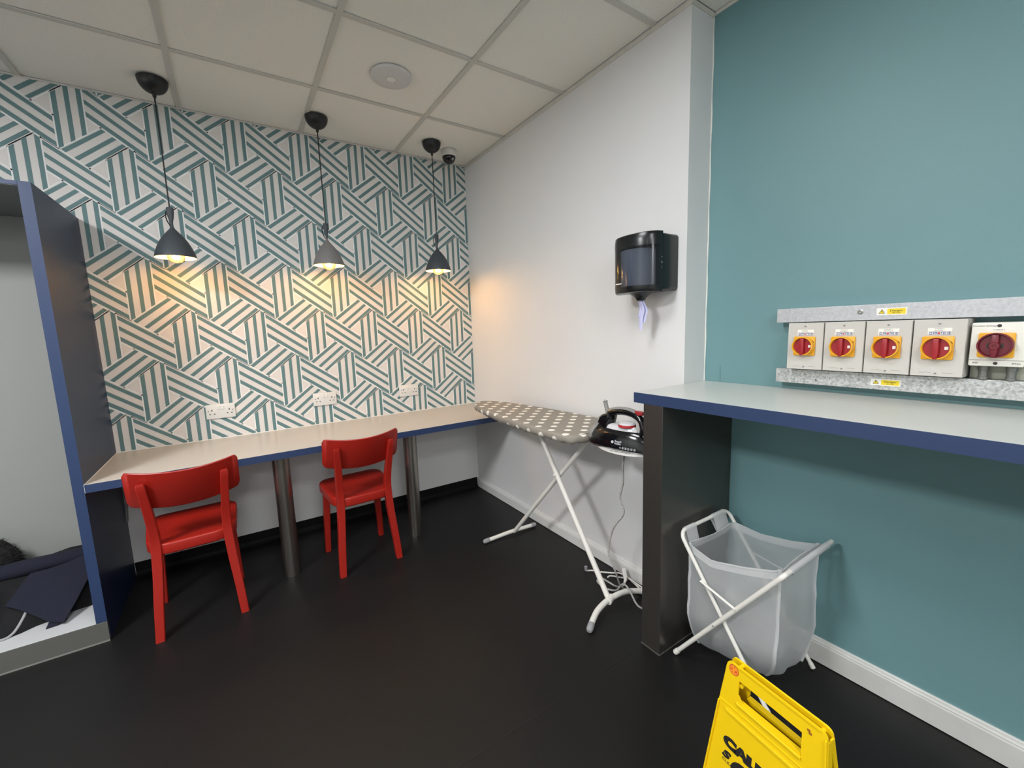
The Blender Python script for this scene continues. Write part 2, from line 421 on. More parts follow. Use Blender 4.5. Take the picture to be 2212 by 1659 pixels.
# ceiling: void, grid, tiles
b = MB(); b.box((XL - 0.1, YF - 0.1, H + 0.02), (RX + 0.1, 0.1, H + 0.12)); ceiling = b.build('ceiling', M_dark_gap, kind='structure')
gx = [-0.552 - 0.6 * k for k in range(8)]; gx = [x for x in gx if x > XL]
gy = [-0.572 - 0.6 * k for k in range(10)]; gy = [y for y in gy if y > YF]
for x in gx:
    b = MB(); b.box((x - 0.012, YF, H), (x + 0.012, -0.001, H + 0.004)); b.build('grid_bar', M_grid, ceiling)
for y in gy:
    x1 = (RX if y < YL else RL) - 0.001
    b = MB(); b.box((XL, y - 0.012, H + 0.0003), (x1, y + 0.012, H + 0.0043)); b.build('grid_bar', M_grid, ceiling)
xs = [XL] + sorted(gx) + [RL]; ys = [YF] + sorted(gy) + [0.0]
proto = {}
for i in range(len(xs) - 1):
    for j in range(len(ys) - 1):
        x0, x1, y0, y1 = xs[i], xs[i + 1], ys[j], ys[j + 1]
        if x1 == RL and y1 <= YL - 0.3: x1 = RX
        if True:
            if any(abs((y0 + y1) / 2 - p[1]) < 0.1 and abs((x0 + x1) / 2 - p[0]) < 0.1 for p in PANELS): continue
        if x1 == RX or x1 == RL: x1 += 0.0045
        if y1 == 0.0: y1 += 0.0045
        m0 = 0.0075
        key = (round(x1 - x0, 4), round(y1 - y0, 4)); dz = random.uniform(0, 0.0012)
        if key not in proto:
            hx, hy = (x1 - x0) / 2 - m0, (y1 - y0) / 2 - m0
            b = MB(); b.box((-hx, -hy, 0.0), (hx, hy, 0.014), 0.002, seg=1)
            o = b.build('ceiling_tile', M_ceil, ceiling); proto[key] = o
        else:
            o = proto[key].copy(); COL.objects.link(o)
        o.location = ((x0 + x1) / 2 + random.uniform(-.0015, .0015), (y0 + y1) / 2 + random.uniform(-.0015, .0015), H + 0.0048 + dz)
b = MB(); b.box((RL, YL - 0.3 + 0.028, H + 0.004), (RX, YL - 0.005, H + 0.018)); b.build('ceiling_tile', M_ceil, ceiling)
# perimeter angle
b = MB(); b.box((XL, -0.005, H - 0.004), (RL - 0.0, -0.0005, H + 0.0016)); b.build('trim_1', M_trim, kind='structure')
b = MB(); b.box((-0.0028, YL - 0.003, H - 0.019), (-0.0, -0.0055, H + 0.001)); b.build('trim_2', M_trim, kind='structure')
b = MB(); b.box((-0.003, YL - 0.0035, H - 0.019), (RX, YL, H + 0.001)); b.build('trim_3', M_trim, kind='structure')
b = MB(); b.box((RX - 0.003, YF, H - 0.012), (RX, YL - 0.006, H + 0.001)); b.build('trim_4', M_trim, kind='structure')
# ceiling panels (lit, outside the frame); last one added to brighten the ceiling
for (lx, ly, lp), lab in zip(PANELS, ('lit square ceiling panel nearest the patterned corner', 'lit square ceiling panel over the alcove side', 'lit square ceiling panel behind, on the teal side', 'lit square ceiling panel behind, farthest from both walls', 'added lit square ceiling panel at the far back, brightening the ceiling')):
    t = thing('ceiling_light', lab, 'light', (lx, ly, H), 0, 'recessed ceiling panels')
    b = MB()
    for a, c in (((-0.288, -0.288, -0.002), (0.288, -0.27, 0.012)), ((-0.288, 0.27, -0.002), (0.288, 0.288, 0.012)), ((-0.288, -0.27, -0.002), (-0.27, 0.27, 0.012)), ((0.27, -0.27, -0.002), (0.288, 0.27, 0.012))): b.box(a, c)
    b.build('frame', M_wplastic, t)
    b = MB(); b.box((-0.27, -0.27, 0.004), (0.27, 0.27, 0.008)); b.build('diffuser', M_diff, t)
# skirtings
b = MB(); prof = [(-0.0005, 0.0), (-0.0005, 0.082), (-0.004, 0.083), (-0.005, 0.03), (-0.009, 0.014), (-0.02, 0.004), (-0.032, 0.0)]
b.prism(prof, 0, -2.222, -0.0155); b.build('baseboard_back', M_cove, kind='structure')
M_base2 = mat('lightened_white_skirting', rgb(221, 221, 218), 0.4)  # same paint as the other skirting, colour lightened to offset dim light there
def skirting(name, x, y0, y1, h, m_=M_base):
    b = MB(); p = [(x, 0.003), (x - 0.015, 0.003), (x - 0.015, h - 0.022), (x - 0.013, h - 0.017), (x - 0.013, h - 0.013), (x - 0.009, h - 0.010), (x - 0.007, h - 0.002), (x - 0.005, h), (x, h)]
    b.prism([(q[0], q[1]) for q in p], 1, y0, y1); return b.build(name, m_, kind='structure')
skirting('baseboard_right', 0.0, YL + 0.001, -0.0005, 0.078, M_base2)
skirting('baseboard_near_right', RX, YF, -2.086, 0.099)

# ------------------------------------------------------------------ blue alcove unit on the left
AX, AY = -2.224, -0.605
t = thing('storage_alcove', 'tall open blue alcove unit with low pale bench at the left edge', 'shelving', (AX, AY, 0))
o0 = (AX, AY, 0)
b = MB(); b.box((AX - 0.036, AY + 0.016, 0.0), (AX, -0.002, 0.0945)); b.box((AX - 0.036, AY + 0.0012, 0.0945), (AX, -0.002, 1.952)); b.build('side_panel', M_navy_lam, t, o0)
b = MB(); b.box((AX - 0.036, AY, 0.0945), (AX, AY + 0.0011, 1.952)); b.build('edge_band', M_blue, t, o0, label='blue front edge strip')
b = MB(); b.box((-3.25, AY, 0.0945), (-3.214, -0.002, 1.952), 0.0012); b.build('side_panel', M_navy_lam, t, o0)
b = MB(); b.box((-3.213, AY + 0.001, 1.936), (AX - 0.0365, -0.002, 1.9515), 0.001); b.build('top_panel', [M_blue], t, o0)
b = MB(); b.box((-3.213, AY + 0.004, 1.9345), (AX - 0.0365, -0.019, 1.9358)); b.build('top_lining', M_carcass, t, o0)
b = MB(); b.box((-3.213, -0.018, 0.1), (AX - 0.0365, -0.002, 1.934)); b.build('back_panel', M_carcass, t, o0)
b = MB(); b.box((-3.213, AY + 0.001, 0.078), (AX - 0.0365, -0.019, 0.0955), 0.001); b.build('bench', mat('white_bench_laminate', rgb(192, 193, 193), 0.4), t, o0)
b = MB(); b.box((-3.25, AY - 0.002, 0.006), (AX, AY + 0.014, 0.0935), 0.001); b.build('plinth', M_plinth, t, o0)
b = MB(); b.box((-3.25, AY - 0.004, 0.0), (AX, AY + 0.002, 0.006)); b.build('floor_strip', mat('grey_floor_bead', rgb(128, 128, 122), 0.5), t, o0)

# clothes lying on the bench
def clothgrid(b, ctrl, nu, nv, amp, thick, seed, mi=0):
    # ctrl: rows of control points (bilinear patches smoothed), thick cloth
    def ev(u, v):
        R = len(ctrl) - 1; Cn = len(ctrl[0]) - 1
        a = min(int(v * R), R - 1); c = min(int(u * Cn), Cn - 1); fv = v * R - a; fu = u * Cn - c
        P = [Vector(ctrl[a][c]), Vector(ctrl[a][c + 1]), Vector(ctrl[a + 1][c]), Vector(ctrl[a + 1][c + 1])]
        return (P[0] * (1 - fu) + P[1] * fu) * (1 - fv) + (P[2] * (1 - fu) + P[3] * fu) * fv
    G = []
    for j in range(nv + 1):
        row = []
        for i in range(nu + 1):
            p = ev(i / nu, j / nv)
            d = noise.noise(Vector((p.x * 9 + seed, p.y * 9, p.z * 9))) * amp + noise.noise(Vector((p.x * 28, p.y * 28 + seed, p.z * 28))) * amp * 0.3
            row.append(p + Vector((0, -0.35, 0.9)) * d)
        G.append(row)
    top = [[b.bm.verts.new(p) for p in r] for r in G]
    bot = [[b.bm.verts.new(p + Vector((0, 0.003, -thick))) for p in r] for r in G]
    for j in range(nv):
        for i in range(nu):
            b.bm.faces.new((top[j][i], top[j][i + 1], top[j + 1][i + 1], top[j + 1][i])).material_index = mi
            b.bm.faces.new((bot[j][i], bot[j + 1][i], bot[j + 1][i + 1], bot[j][i + 1])).material_index = mi
    ring = [(0, i) for i in range(nu + 1)] + [(j, nu) for j in range(1, nv + 1)] + [(nv, i) for i in range(nu - 1, -1, -1)] + [(j, 0) for j in range(nv - 1, 0, -1)]
    for k in range(len(ring)):
        a, c = ring[k], ring[(k + 1) % len(ring)]
        b.bm.faces.new((top[a[0]][a[1]], bot[a[0]][a[1]], bot[c[0]][c[1]], top[c[0]][c[1]])).material_index = mi
BZ = 0.0957
b = MB(); NX, NY = 40, 22; grid = []
for j in range(NY + 1):
    row = []
    for i in range(NX + 1):
        x = -3.12 + (0.855) * i / NX
        yf = interp(x, (-3.12, -2.75, -2.57, -2.45, -2.385, -2.28, -2.26), (-0.42, -0.50, -0.508, -0.455, -0.42, -0.405, -0.40)) + 0.012 * noise.noise(Vector((x * 20, 1, 0)))
        y = yf + (-0.05 - yf) * j / NY
        v = j / NY; e = min(1, v / 0.22); hgt = 0.165 * (e * (2 - e)) * (0.75 + 0.3 * math.sin(v * 2.2))
        hgt *= min(1, (i + 0.0) / 4); hgt += 0.02 * noise.noise(Vector((x * 12, y * 12, 3))) * e
        if x > -2.6: hgt = min(hgt, 0.112 + 0.93 * (y + 0.53) - 0.028 - BZ) if y > -0.50 else min(hgt, 0.012)
        row.append((x, y, BZ + max(0.003, hgt)))
    grid.append(row)
T = [[b.bm.verts.new(p) for p in r] for r in grid]; Bt = [[b.bm.verts.new((p[0], p[1], BZ)) for p in r] for r in grid]
for j in range(NY):
    for i in range(NX):
        b.bm.faces.new((T[j][i], T[j][i + 1], T[j + 1][i + 1], T[j + 1][i])); b.bm.faces.new((Bt[j][i], Bt[j + 1][i], Bt[j + 1][i + 1], Bt[j][i + 1]))
ring = [(0, i) for i in range(NX + 1)] + [(j, NX) for j in range(1, NY + 1)] + [(NY, i) for i in range(NX - 1, -1, -1)] + [(j, 0) for j in range(NY - 1, 0, -1)]
for k in range(len(ring)):
    a, c = ring[k], ring[(k + 1) % len(ring)]
    b.bm.faces.new((T[a[0]][a[1]], Bt[a[0]][a[1]], Bt[c[0]][c[1]], T[c[0]][c[1]]))
coat = thing('black_coat', 'crumpled black coat lying on the alcove bench under the navy cloth', 'coat', (-2.6, -0.3, BZ))
co = (-2.6, -0.3, BZ)
b.build('coat_body', M_blackcloth, coat, co, smooth=60)
b = MB(); b.tube(smoothpath([(-2.75, -0.516, BZ + 0.006), (-2.60, -0.512, BZ + 0.006), (-2.545, -0.500, BZ + 0.008), (-2.515, -0.46, BZ + 0.05), (-2.49, -0.41, BZ + 0.12)]), 0.0055, 8)
b.build('drawstring', mat('pale_grey_cord', rgb(150, 148, 150), 0.8), coat, co, smooth=60, label='pale grey drawstring')
b = MB(); rr = random.Random(3); FC = Vector((-2.735, -0.165, BZ + 0.222))
def furp(a, c, k):
    d = Vector((math.cos(c) * math.cos(a), math.cos(c) * math.sin(a), math.sin(c)))
    q = Vector((d.x * 0.155, d.y * 0.10, d.z * 0.115)); q *= 1 + 0.10 * noise.noise(d * 3)
    return FC + q * k
for c in range(14):
    for a in range(28):
        pass
rings = [[furp(2 * PI * k / 30, -PI / 2 + PI * (j + 0.5) / 16, 1.0) for k in range(30)] for j in range(16)]
b.loft(rings)
for k in range(2600):
    a, c = rr.uniform(0, 2 * PI), math.asin(rr.uniform(-0.6, 1)); p = furp(a, c, 0.97); q = furp(a + rr.uniform(-.09, .09), c + rr.uniform(-.12, .05), rr.uniform(1.05, 1.15))
    s_ = Vector((rr.uniform(-1, 1), rr.uniform(-1, 1), rr.uniform(-1, 1))) * 0.0016
    b.face([p - s_, p + s_, q])
b.build('fur_trim', M_fur, coat, co, label='shaggy black fur trim of the hood', recalc=False)
nav = thing('navy_jacket', 'folded navy blue cloth jacket draped over the black coat on the bench', 'jacket', (-2.42, -0.4, BZ))
no = (-2.42, -0.4, BZ)
pl = lambda x, y: (x, y, BZ + 0.012 + 0.957 * (y + 0.53))
b = MB()
clothgrid(b, [[(-2.507, -0.338, 0.29), (-2.465, -0.337, 0.292), (-2.421, -0.332, 0.296), (-2.368, -0.322, 0.306), (-2.297, -0.309, 0.318)],
              [(-2.526, -0.365, 0.266), (-2.474, -0.372, 0.259), (-2.415, -0.375, 0.256), (-2.362, -0.37, 0.261), (-2.297, -0.356, 0.273)],
              [(-2.543, -0.387, 0.245), (-2.488, -0.405, 0.228), (-2.424, -0.417, 0.217), (-2.372, -0.415, 0.219), (-2.312, -0.406, 0.228)],
              [(-2.559, -0.411, 0.222), (-2.507, -0.439, 0.197), (-2.447, -0.459, 0.178), (-2.397, -0.461, 0.176), (-2.335, -0.447, 0.189)],
              [(-2.57, -0.426, 0.209), (-2.518, -0.455, 0.182), (-2.467, -0.487, 0.152), (-2.422, -0.517, 0.124), (-2.376, -0.531, 0.110)]], 40, 28, 0.008, 0.005, 2.0)
b.build('front_panel', M_navy, nav, no, smooth=70)
b = MB()
clothgrid(b, [[(-2.435, -0.523, 0.100), (-2.40, -0.522, 0.104), (-2.372, -0.508, 0.112)], [(-2.428, -0.505, 0.118), (-2.40, -0.505, 0.122), (-2.375, -0.495, 0.124)]], 8, 4, 0.002, 0.004, 5.0)
b.build('corner_fold', M_navy, nav, no, smooth=70)
b = MB(); path = [(-3.0, -0.22, 0.27), (-2.85, -0.24, 0.28), (-2.68, -0.25, 0.288), (-2.50, -0.245, 0.292), (-2.38, -0.24, 0.292), (-2.285, -0.235, 0.288)]
sp = smoothpath(path, 5); b.tube(sp, [0.053 - 0.016 * (k / (len(sp) - 1)) + 0.006 * noise.noise(Vector((k * .4, 0, 0))) for k in range(len(sp))], 16, flat=0.8)
b.build('sleeve', M_navy, nav, no, smooth=70)

# ------------------------------------------------------------------ wall desk
DZ = 0.725
t = thing('wall_desk', 'long cream-topped wall desk with a blue front edge under the patterned wallpaper', 'desk', (-1.1, -0.3, 0))
o0 = (-1.1, -0.3, 0)
b = MB(); b.box((-2.2225, -0.603, DZ - 0.036), (-0.0025, -0.0035, DZ)); b.build('desk_top', M_desk, t, o0)
b = MB(); b.box((-2.2225, -0.6055, DZ - 0.0365), (-0.0025, -0.6032, DZ - 0.0006)); b.build('edge_band', M_blue, t, o0, label='blue front edge strip')
for a_, c_ in (((-2.2225, -0.0034, DZ), (-0.0025, -0.0014, DZ + 0.004)), ((-2.2236, -0.6055, DZ - 0.036), (-2.2212, -0.0036, DZ + 0.0015)), ((-0.0025, -0.603, DZ - 0.004), (-0.0005, -0.0036, DZ + 0.002))):
    b = MB(); b.box(a_, c_); b.build('sealant_bead', M_edge_white, t, o0)
for (px, py) in ((-1.482, -0.512), (-0.750, -0.492)):
    b = MB(); b.lathe([(0.0, 0.0), (0.042, 0.0), (0.042, DZ - 0.0375), (0.0, DZ - 0.0375)], (px, py, 0), 40); b.build('leg', M_steel, t, o0, smooth=40, label='round brushed steel leg')
tag(MB().tube(smoothpath([(-2.2215, -0.03, 0.34), (-2.217, -0.03, 0.40), (-2.212, -0.032, 0.45), (-2.214, -0.03, 0.5), (-2.2195, -0.03, 0.53)], 5), 0.004, 8).build('cable', mat('grey_cable', rgb(140, 142, 145), 0.5), None, (-2.2195, -0.03, 0.34), smooth=60), 'thin grey cable loop clipped to the blue panel under the desk', 'cable')

# ------------------------------------------------------------------ red chairs
def make_chair():
    t = thing('dining_chair', 'red wooden chair pulled up to the desk beside the blue alcove', 'chair', (0, 0, 0), 0, 'red chairs at the wall desk')
    def sw(zc): return 0.0
    # seat
    out = []
    for k in range(25):      # front edge, right to left is built from a closed outline
        pass
    R_ = 0.055
    outline = []
    fw, rw, yf, yr = 0.186, 0.172, 0.198, -0.152
    corners = [(fw, yf, 0, 0.06), (-fw, yf, 90, 0.06), (-rw, yr, 180, 0.095), (rw, yr, 270, 0.095)]
    for cx, cy, a0, r in corners:
        ox, oy = cx - math.copysign(r, cx), cy - math.copysign(r, cy)
        for k in range(9):
            a = math.radians(a0 + 90 * k / 8); outline.append((ox + r * math.cos(a), oy + r * math.sin(a)))
    n = len(outline)
    outline = [(x, y + (0.012 * (1 - (x / fw) ** 2) if y > 0.1 else 0.0)) for x, y in outline]
    def ring(sc_, z): return [(x * sc_, (y - 0.02) * sc_ + 0.02, z - 0.022 * (0.20 - ((y - 0.02) * sc_ + 0.02)) / 0.35) for x, y in outline]
    b = MB(); b.loft([ring(0.5, 0.402), ring(0.97, 0.400), ring(0.99, 0.403), ring(1.0, 0.408), ring(1.0, 0.444), ring(0.994, 0.449), ring(0.98, 0.451), ring(0.85, 0.447), ring(0.5, 0.440), ring(0.2, 0.438)])
    b.build('seat', M_red, t, smooth=50)
    # backrest
    b = MB(); rings = []
    nx = 48; zt = lambda s: 0.786 - 0.019 * (1 - s * s); zb = lambda s: 0.620 - 0.022 * (1 - s * s)
    def yb(s, z): return -0.212 + 0.065 * s * s - 0.28 * (z - 0.70)
    cols = []
    for i in range(nx + 1):
        s = -1 + 2 * i / nx; x = 0.204 * s
        a = abs(s); edge = 0.0
        if a > 0.90: q = (a - 0.90) / 0.10; edge = 0.020 * (1 - math.sqrt(max(0, 1 - q * q)))
        z0, z1 = zb(s) + edge, zt(s) - edge
        col = []
        for zz, off in ((z0, 0.003), (z0 + 0.003, 0.0), (z1 - 0.003, 0.0), (z1, 0.003), (z1, 0.010), (z1 - 0.003, 0.013), (z0 + 0.003, 0.013), (z0, 0.010)):
            col.append((x, yb(s, zz) + off, zz))
        cols.append(col)
    b.loft(cols); b.build('backrest', M_red, t, smooth=45)
    # rear legs run up into the back posts
    for s in (-1, 1):
        key = [(0.160, -0.168, 0.0), (0.150, -0.152, 0.15), (0.138, -0.136, 0.30), (0.132, -0.130, 0.42), (0.133, -0.140, 0.50), (0.138, -0.168, 0.60), (0.146, -0.205, 0.722)]
        P = smoothpath([(s * p[0], p[1], p[2]) for p in key], 4)
        b = MB(); rings = []
        for p in P:
            hw = interp(p.z, (0, 0.4, 0.72), (0.0165, 0.019, 0.0155)); hd = interp(p.z, (0, 0.4, 0.72), (0.018, 0.021, 0.014)); c = 0.003
            rings.append([(p.x + dx, p.y + dy, p.z) for dx, dy in ((hw - c, -hd), (hw, -hd + c), (hw, hd - c), (hw - c, hd), (-hw + c, hd), (-hw, hd - c), (-hw, -hd + c), (-hw + c, -hd))])
        q = P[-1]; rings.append([(q.x + (a[0] - q.x) * 0.8, q.y - 0.004 + (a[1] - q.y) * 0.65, q.z + 0.010) for a in rings[-1]])
        b.loft(rings); b.build('leg', M_red, t, smooth=30)
    for s in (-1, 1):
        b = MB(); rings = []
        for z, x, y, h in ((0.0, 0.165, 0.180, 0.0155), (0.2, 0.157, 0.172, 0.017), (0.400, 0.148, 0.164, 0.0185)):
            c = 0.003; rings.append([(s * x + dx, y + dy, z) for dx, dy in ((h - c, -h), (h, -h + c), (h, h - c), (h - c, h), (-h + c, h), (-h, h - c), (-h, -h + c), (-h + c, -h))])
        b.loft(rings); b.build('leg', M_red, t, smooth=30)
    return t
ch = make_chair()
ch.location = (-1.882, -0.570, 0); ch.rotation_euler = (0, 0, math.radians(3.0))
dup(ch, (-1.100, -0.545, 0), math.radians(2.0), 'red wooden chair pulled up to the desk between the two steel legs')

# ------------------------------------------------------------------ pendants
def pendant(i, loc, lab, mshade):
    t = thing('pendant_lamp', lab, 'lamp', (loc[0], loc[1], H), 0, 'pendant lamps over the desk')
    z = lambda v: v - H
    b = MB(); pr = [(0.0, 0.0), (0.060, 0.0)] + [(0.062 * math.cos(a), -0.064 * math.sin(a)) for a in [PI / 2 * k / 9 for k in range(9)]] + [(0.009, -0.064), (0.007, -0.080), (0.0, -0.081)]
    b.lathe(pr, (0, 0, 0), 36); b.build('ceiling_rose', M_black, t, smooth=40)
    b = MB(); b.tube([(0, 0, -0.075), (0, 0, z(1.97))], 0.0032, 8); b.build('cord', M_black, t, smooth=60)
    b = MB(); rings = []
    for zz, rx_, ry_ in ((1.990, 0.012, 0.007), (1.985, 0.0155, 0.008), (1.965, 0.0155, 0.008), (1.940, 0.012, 0.007), (1.915, 0.006, 0.005), (1.896, 0.005, 0.004)):
        rings.append([(rx_ * math.cos(a), ry_ * math.sin(a), z(zz)) for a in [2 * PI * k / 16 for k in range(16)]])
    b.loft(rings); b.build('cord_grip', M_shade_out, t, smooth=50)
    b = MB(); b.tube(smoothpath([(-0.013, 0.006, z(1.975)), (-0.021, 0.010, z(1.955)), (-0.017, 0.008, z(1.925)), (-0.006, 0.002, z(1.900))], 5), 0.0026, 6); b.build('cord_loop', M_black, t, smooth=60)
    tt = [0, .06, .12, .2, .3, .4, .5, .6, .7, .8, .9, .97, 1]; rr_ = [.006, .0075, .013, .024, .0375, .049, .0585, .0665, .0735, .0795, .0845, .087, .0875]
    z1, z0 = 1.902, 1.743
    b = MB(); b.lathe([(r, z(z1 + (z0 - z1) * k)) for k, r in zip(tt, rr_)] + [(0.0862, z(z0) - 0.0008)], (0, 0, 0), 48, mi=0)
    b.lathe([(0.0862, z(z0) - 0.0008)] + [(max(.002, r - .0018), z(z1 + (z0 - z1) * k) - .0006) for k, r in list(zip(tt, rr_))[::-1]], (0, 0, 0), 48, mi=1)
    b.build('shade', [mshade, M_shade_in], t, smooth=50)
    b = MB(); b.lathe([(0.0, z(1.86)), (0.014, z(1.86)), (0.014, z(1.805)), (0.0, z(1.805))], (0, 0, 0), 20); b.build('lamp_holder', M_black, t, smooth=40)
    b = MB(); b.lathe([(0.012, z(1.805)), (0.014, z(1.795)), (0.024, z(1.783)), (0.034, z(1.768)), (0.038, z(1.752)), (0.035, z(1.735)), (0.024, z(1.721)), (0.010, z(1.7165)), (0.0008, z(1.716))], (0, 0, 0), 32)
    bulb = b.build('bulb', M_bulb, t, smooth=60, label='glowing amber globe bulb')
    b = MB()
    for k in range(6):
        a = 2 * PI * k / 6; b.tube([(0.006 * math.cos(a), 0.006 * math.sin(a), z(1.783)), (0.010 * math.cos(a), 0.010 * math.sin(a), z(1.733))], 0.0018, 6)
    b.build('filament', M_fil, bulb)
    ld = bpy.data.lights.new('pendant_bulb_light', 'POINT'); ld.energy = PENDANT_POWER; ld.color = PENDANT_COL; ld.shadow_soft_size = 0.02
    lo = bpy.data.objects.new('pendant_bulb_light', ld); COL.objects.link(lo); lo.location = (loc[0], loc[1], 1.750)
for i, (loc, lab, ms) in enumerate(zip(PENDANTS, ('charcoal pendant lamp hanging nearest the blue alcove', 'lighter grey pendant lamp in the middle of the three', 'charcoal pendant lamp beside the dome camera, nearest the white wall'), (M_shade_out, M_shade_out2, M_shade_out))):
    pendant(i, loc, lab, ms)

# ceiling disc and dome camera
t = thing('access_point', 'round white flat disc fixed to a ceiling tile', 'detector', (-0.850, -0.868, H))
b = MB(); b.lathe([(0.0, -0.016), (0.05, -0.0158), (0.088, -0.0145), (0.0965, -0.010), (0.098, -0.004), (0.096, 0.003), (0.0, 0.003)], (0, 0, 0), 56); b.build('disc_body', mat('off_white_disc', rgb(216, 215, 212), 0.5), t, smooth=40)
b = MB(); b.lathe([(0.0245, -0.0155), (0.0255, -0.0172), (0.027, -0.0172), (0.028, -0.0155)], (0, 0, 0), 40); b.build('centre_ring', M_grid, t, smooth=40)
b = MB(); b.lathe([(0.0, -0.0182), (0.022, -0.0178), (0.0235, -0.0158)], (0, 0, 0), 32); b.box((-0.008, -0.0025, -0.0188), (0.008, 0.0025, -0.0175)); b.build('centre_button', M_label, t, smooth=30)
t = thing('dome_camera', 'small white dome camera with smoked lens cover on the ceiling corner', 'camera', (-0.228, -0.200, H))
b = MB(); b.lathe([(0.0, 0.002), (0.054, 0.002), (0.055, -0.004), (0.055, -0.03), (0.052, -0.036), (0.044, -0.038), (0.0, -0.036)], (0, 0, 0), 40); b.build('camera_base', M_wplastic, t, smooth=35)
b = MB(); b.lathe([(0.046, -0.037)] + [(0.046 * math.cos(a), -0.039 - 0.045 * math.sin(a)) for a in [PI / 2 * k / 10 for k in range(10)]] + [(0.0005, -0.084)], (0, 0, 0), 40); dm = b.build('dome', M_dome, t, smooth=60, label='smoked black dome')
b = MB(); b.lathe([(0.0, 0.047), (0.008, 0.047), (0.010, 0.045), (0.012, 0.035)], (0, 0, -0.039), 16, Matrix.Rotation(math.radians(118), 3, Vector((1, 0.3, 0)).normalized())); b.build('lens', M_grey_plastic, dm, smooth=40)

# ------------------------------------------------------------------ sockets
def make_socket():
    t = thing('double_socket', 'white double power socket on the wallpaper nearest the blue alcove', 'socket', (0, 0, 0), 0, 'double sockets above the desk')
    b = MB(); b.box((-0.073, -0.0105, -0.043), (0.073, 0.0, 0.043), 0.003); b.build('face_plate', M_wplastic, t, smooth=40)
    for s in (-1, 1):
        b = MB(); b.box((s * 0.0105 - 0.0072, -0.0145, 0.012), (s * 0.0105 + 0.0072, -0.0106, 0.034), 0.0012); b.build('rocker_switch', M_edge_white, t)
    b = MB()
    for s in (-1, 1):
        cx = s * 0.043
        for dx, dz, w_, h_ in ((0, 0.008, 0.005, 0.010), (-0.011, -0.014, 0.0075, 0.005), (0.011, -0.014, 0.0075, 0.005)):
            b.box((cx + dx - w_ / 2, -0.0109, dz - h_ / 2), (cx + dx + w_ / 2, -0.0103, dz + h_ / 2))
        b.lathe([(0.0, 0.0004), (0.0028, 0.0004), (0.0028, 0)], (s * 0.061, -0.0105, 0.004), 10, Matrix.Rotation(PI / 2, 3, 'X'))
    b.build('slots', M_wplastic_d, t, kind='stuff')
    return t
sk = make_socket(); sk.location = (-1.736, -0.0016, 0.892)
dup(sk, (-1.1525, -0.0016, 0.896), 0, 'white double power socket on the wallpaper above the second red chair')
dup(sk, (-0.564, -0.0016, 0.890), 0, 'white double power socket on the wallpaper nearest the white wall')

# ------------------------------------------------------------------ paper towel dispenser
t = thing('towel_dispenser', 'black centrefeed paper towel dispenser on the white wall', 'dispenser', (0, -1.786, 1.585))
o0 = (0, -1.786, 1.585)
b = MB(); b.prism([(p[0], p[1]) for p in rrect(-1.906, 1.468, -1.666, 1.702, 0.012)], 0, -0.100, -0.0005, bev=0.003); b.build('back_box', M_disp, t, o0, smooth=40)
def coverring(z, k=1.0):
    r = []
    for i in range(33):
        a = PI * i / 32; y = -1.787 - 0.119 * math.cos(a) * (0.985 if k < 1 else 1); r.append((-0.101 - 0.088 * k * math.sin(a) ** 0.85, y, z))
    return r
W0, W1 = 1.492, 1.652
def cover_part(zs):
    b = MB(); rings = []
    for z, k in zs: rings.append(coverring(z, k))
    b.loft(rings, cap=False, closed=False); return b
b = cover_part([(1.654, 1.0), (1.68, 1.0), (1.695, 0.985), (1.704, 0.95), (1.708, 0.85)])
R = [b.bm.verts.new(p) for p in coverring(1.708, 0.85)]; b.bm.faces.new(R)
b2r = [coverring(1.490, 1.0), coverring(1.474, 0.99), coverring(1.466, 0.95), coverring(1.463, 0.85)]
b.loft(b2r, cap=False, closed=False); R = [b.bm.verts.new(p) for p in b2r[-1]]; b.bm.faces.new(R)
# solid border on both sides of the window
def arc(i0, i1, z): return [coverring(z)[i] for i in range(i0, i1 + 1)]
b.loft([arc(27, 32, 1.490), arc(27, 32, 1.654)], closed=False, cap=False)
b.loft([arc(0, 2, 1.490), arc(0, 2, 1.654)], closed=False, cap=False)
b.build('cover', M_disp, t, o0, smooth=40)
b = MB(); b.loft([arc(2, 27, 1.490), arc(2, 27, 1.654)], closed=False, cap=False); b.build('window', M_smoke, t, o0, smooth=60, label='smoked see-through window of the cover')
b = MB(); b.lathe([(0.062, 1.470), (0.050, 1.462), (0.034, 1.452), (0.022, 1.440), (0.019, 1.432), (0.013, 1.430), (0.012, 1.436)], (-0.10, -1.790, 0), 28); b.build('nozzle', M_disp, t, o0, smooth=50)
for zz in (1.560, 1.602):
    b = MB(); b.lathe([(0, 0.001), (0.003, 0.001), (0.003, 0)], (-0.112, -1.9068, zz), 10, Matrix.Rotation(PI / 2, 3, 'X')); b.build('rivet', M_screw, t, o0)
b = MB(); b.lathe([(0.0025, 0.001), (0.005, 0.001), (0.005, 0)], (-0.112, -1.9068, 1.581), 14, Matrix.Rotation(PI / 2, 3, 'X'))
b.build('lock', M_screw, t, o0)
b = MB(); b.box((-0.1945, -1.760, 1.5025), (-0.1890, -1.730, 1.506)); b.build('maker_plate', M_label, t, o0)
pt = thing('paper_towel_roll', 'blue paper towel roll inside the dispenser with its tail hanging out', 'paper towel', (-0.10, -1.79, 1.49))
po = (-0.10, -1.79, 1.49)
b = MB(); b.lathe([(0.02, 1.492), (0.082, 1.492), (0.082, 1.645), (0.02, 1.645), (0.02, 1.492)], (-0.102, -1.786, 0), 40); b.build('roll', M_roll, pt, po, smooth=40)
b = MB()
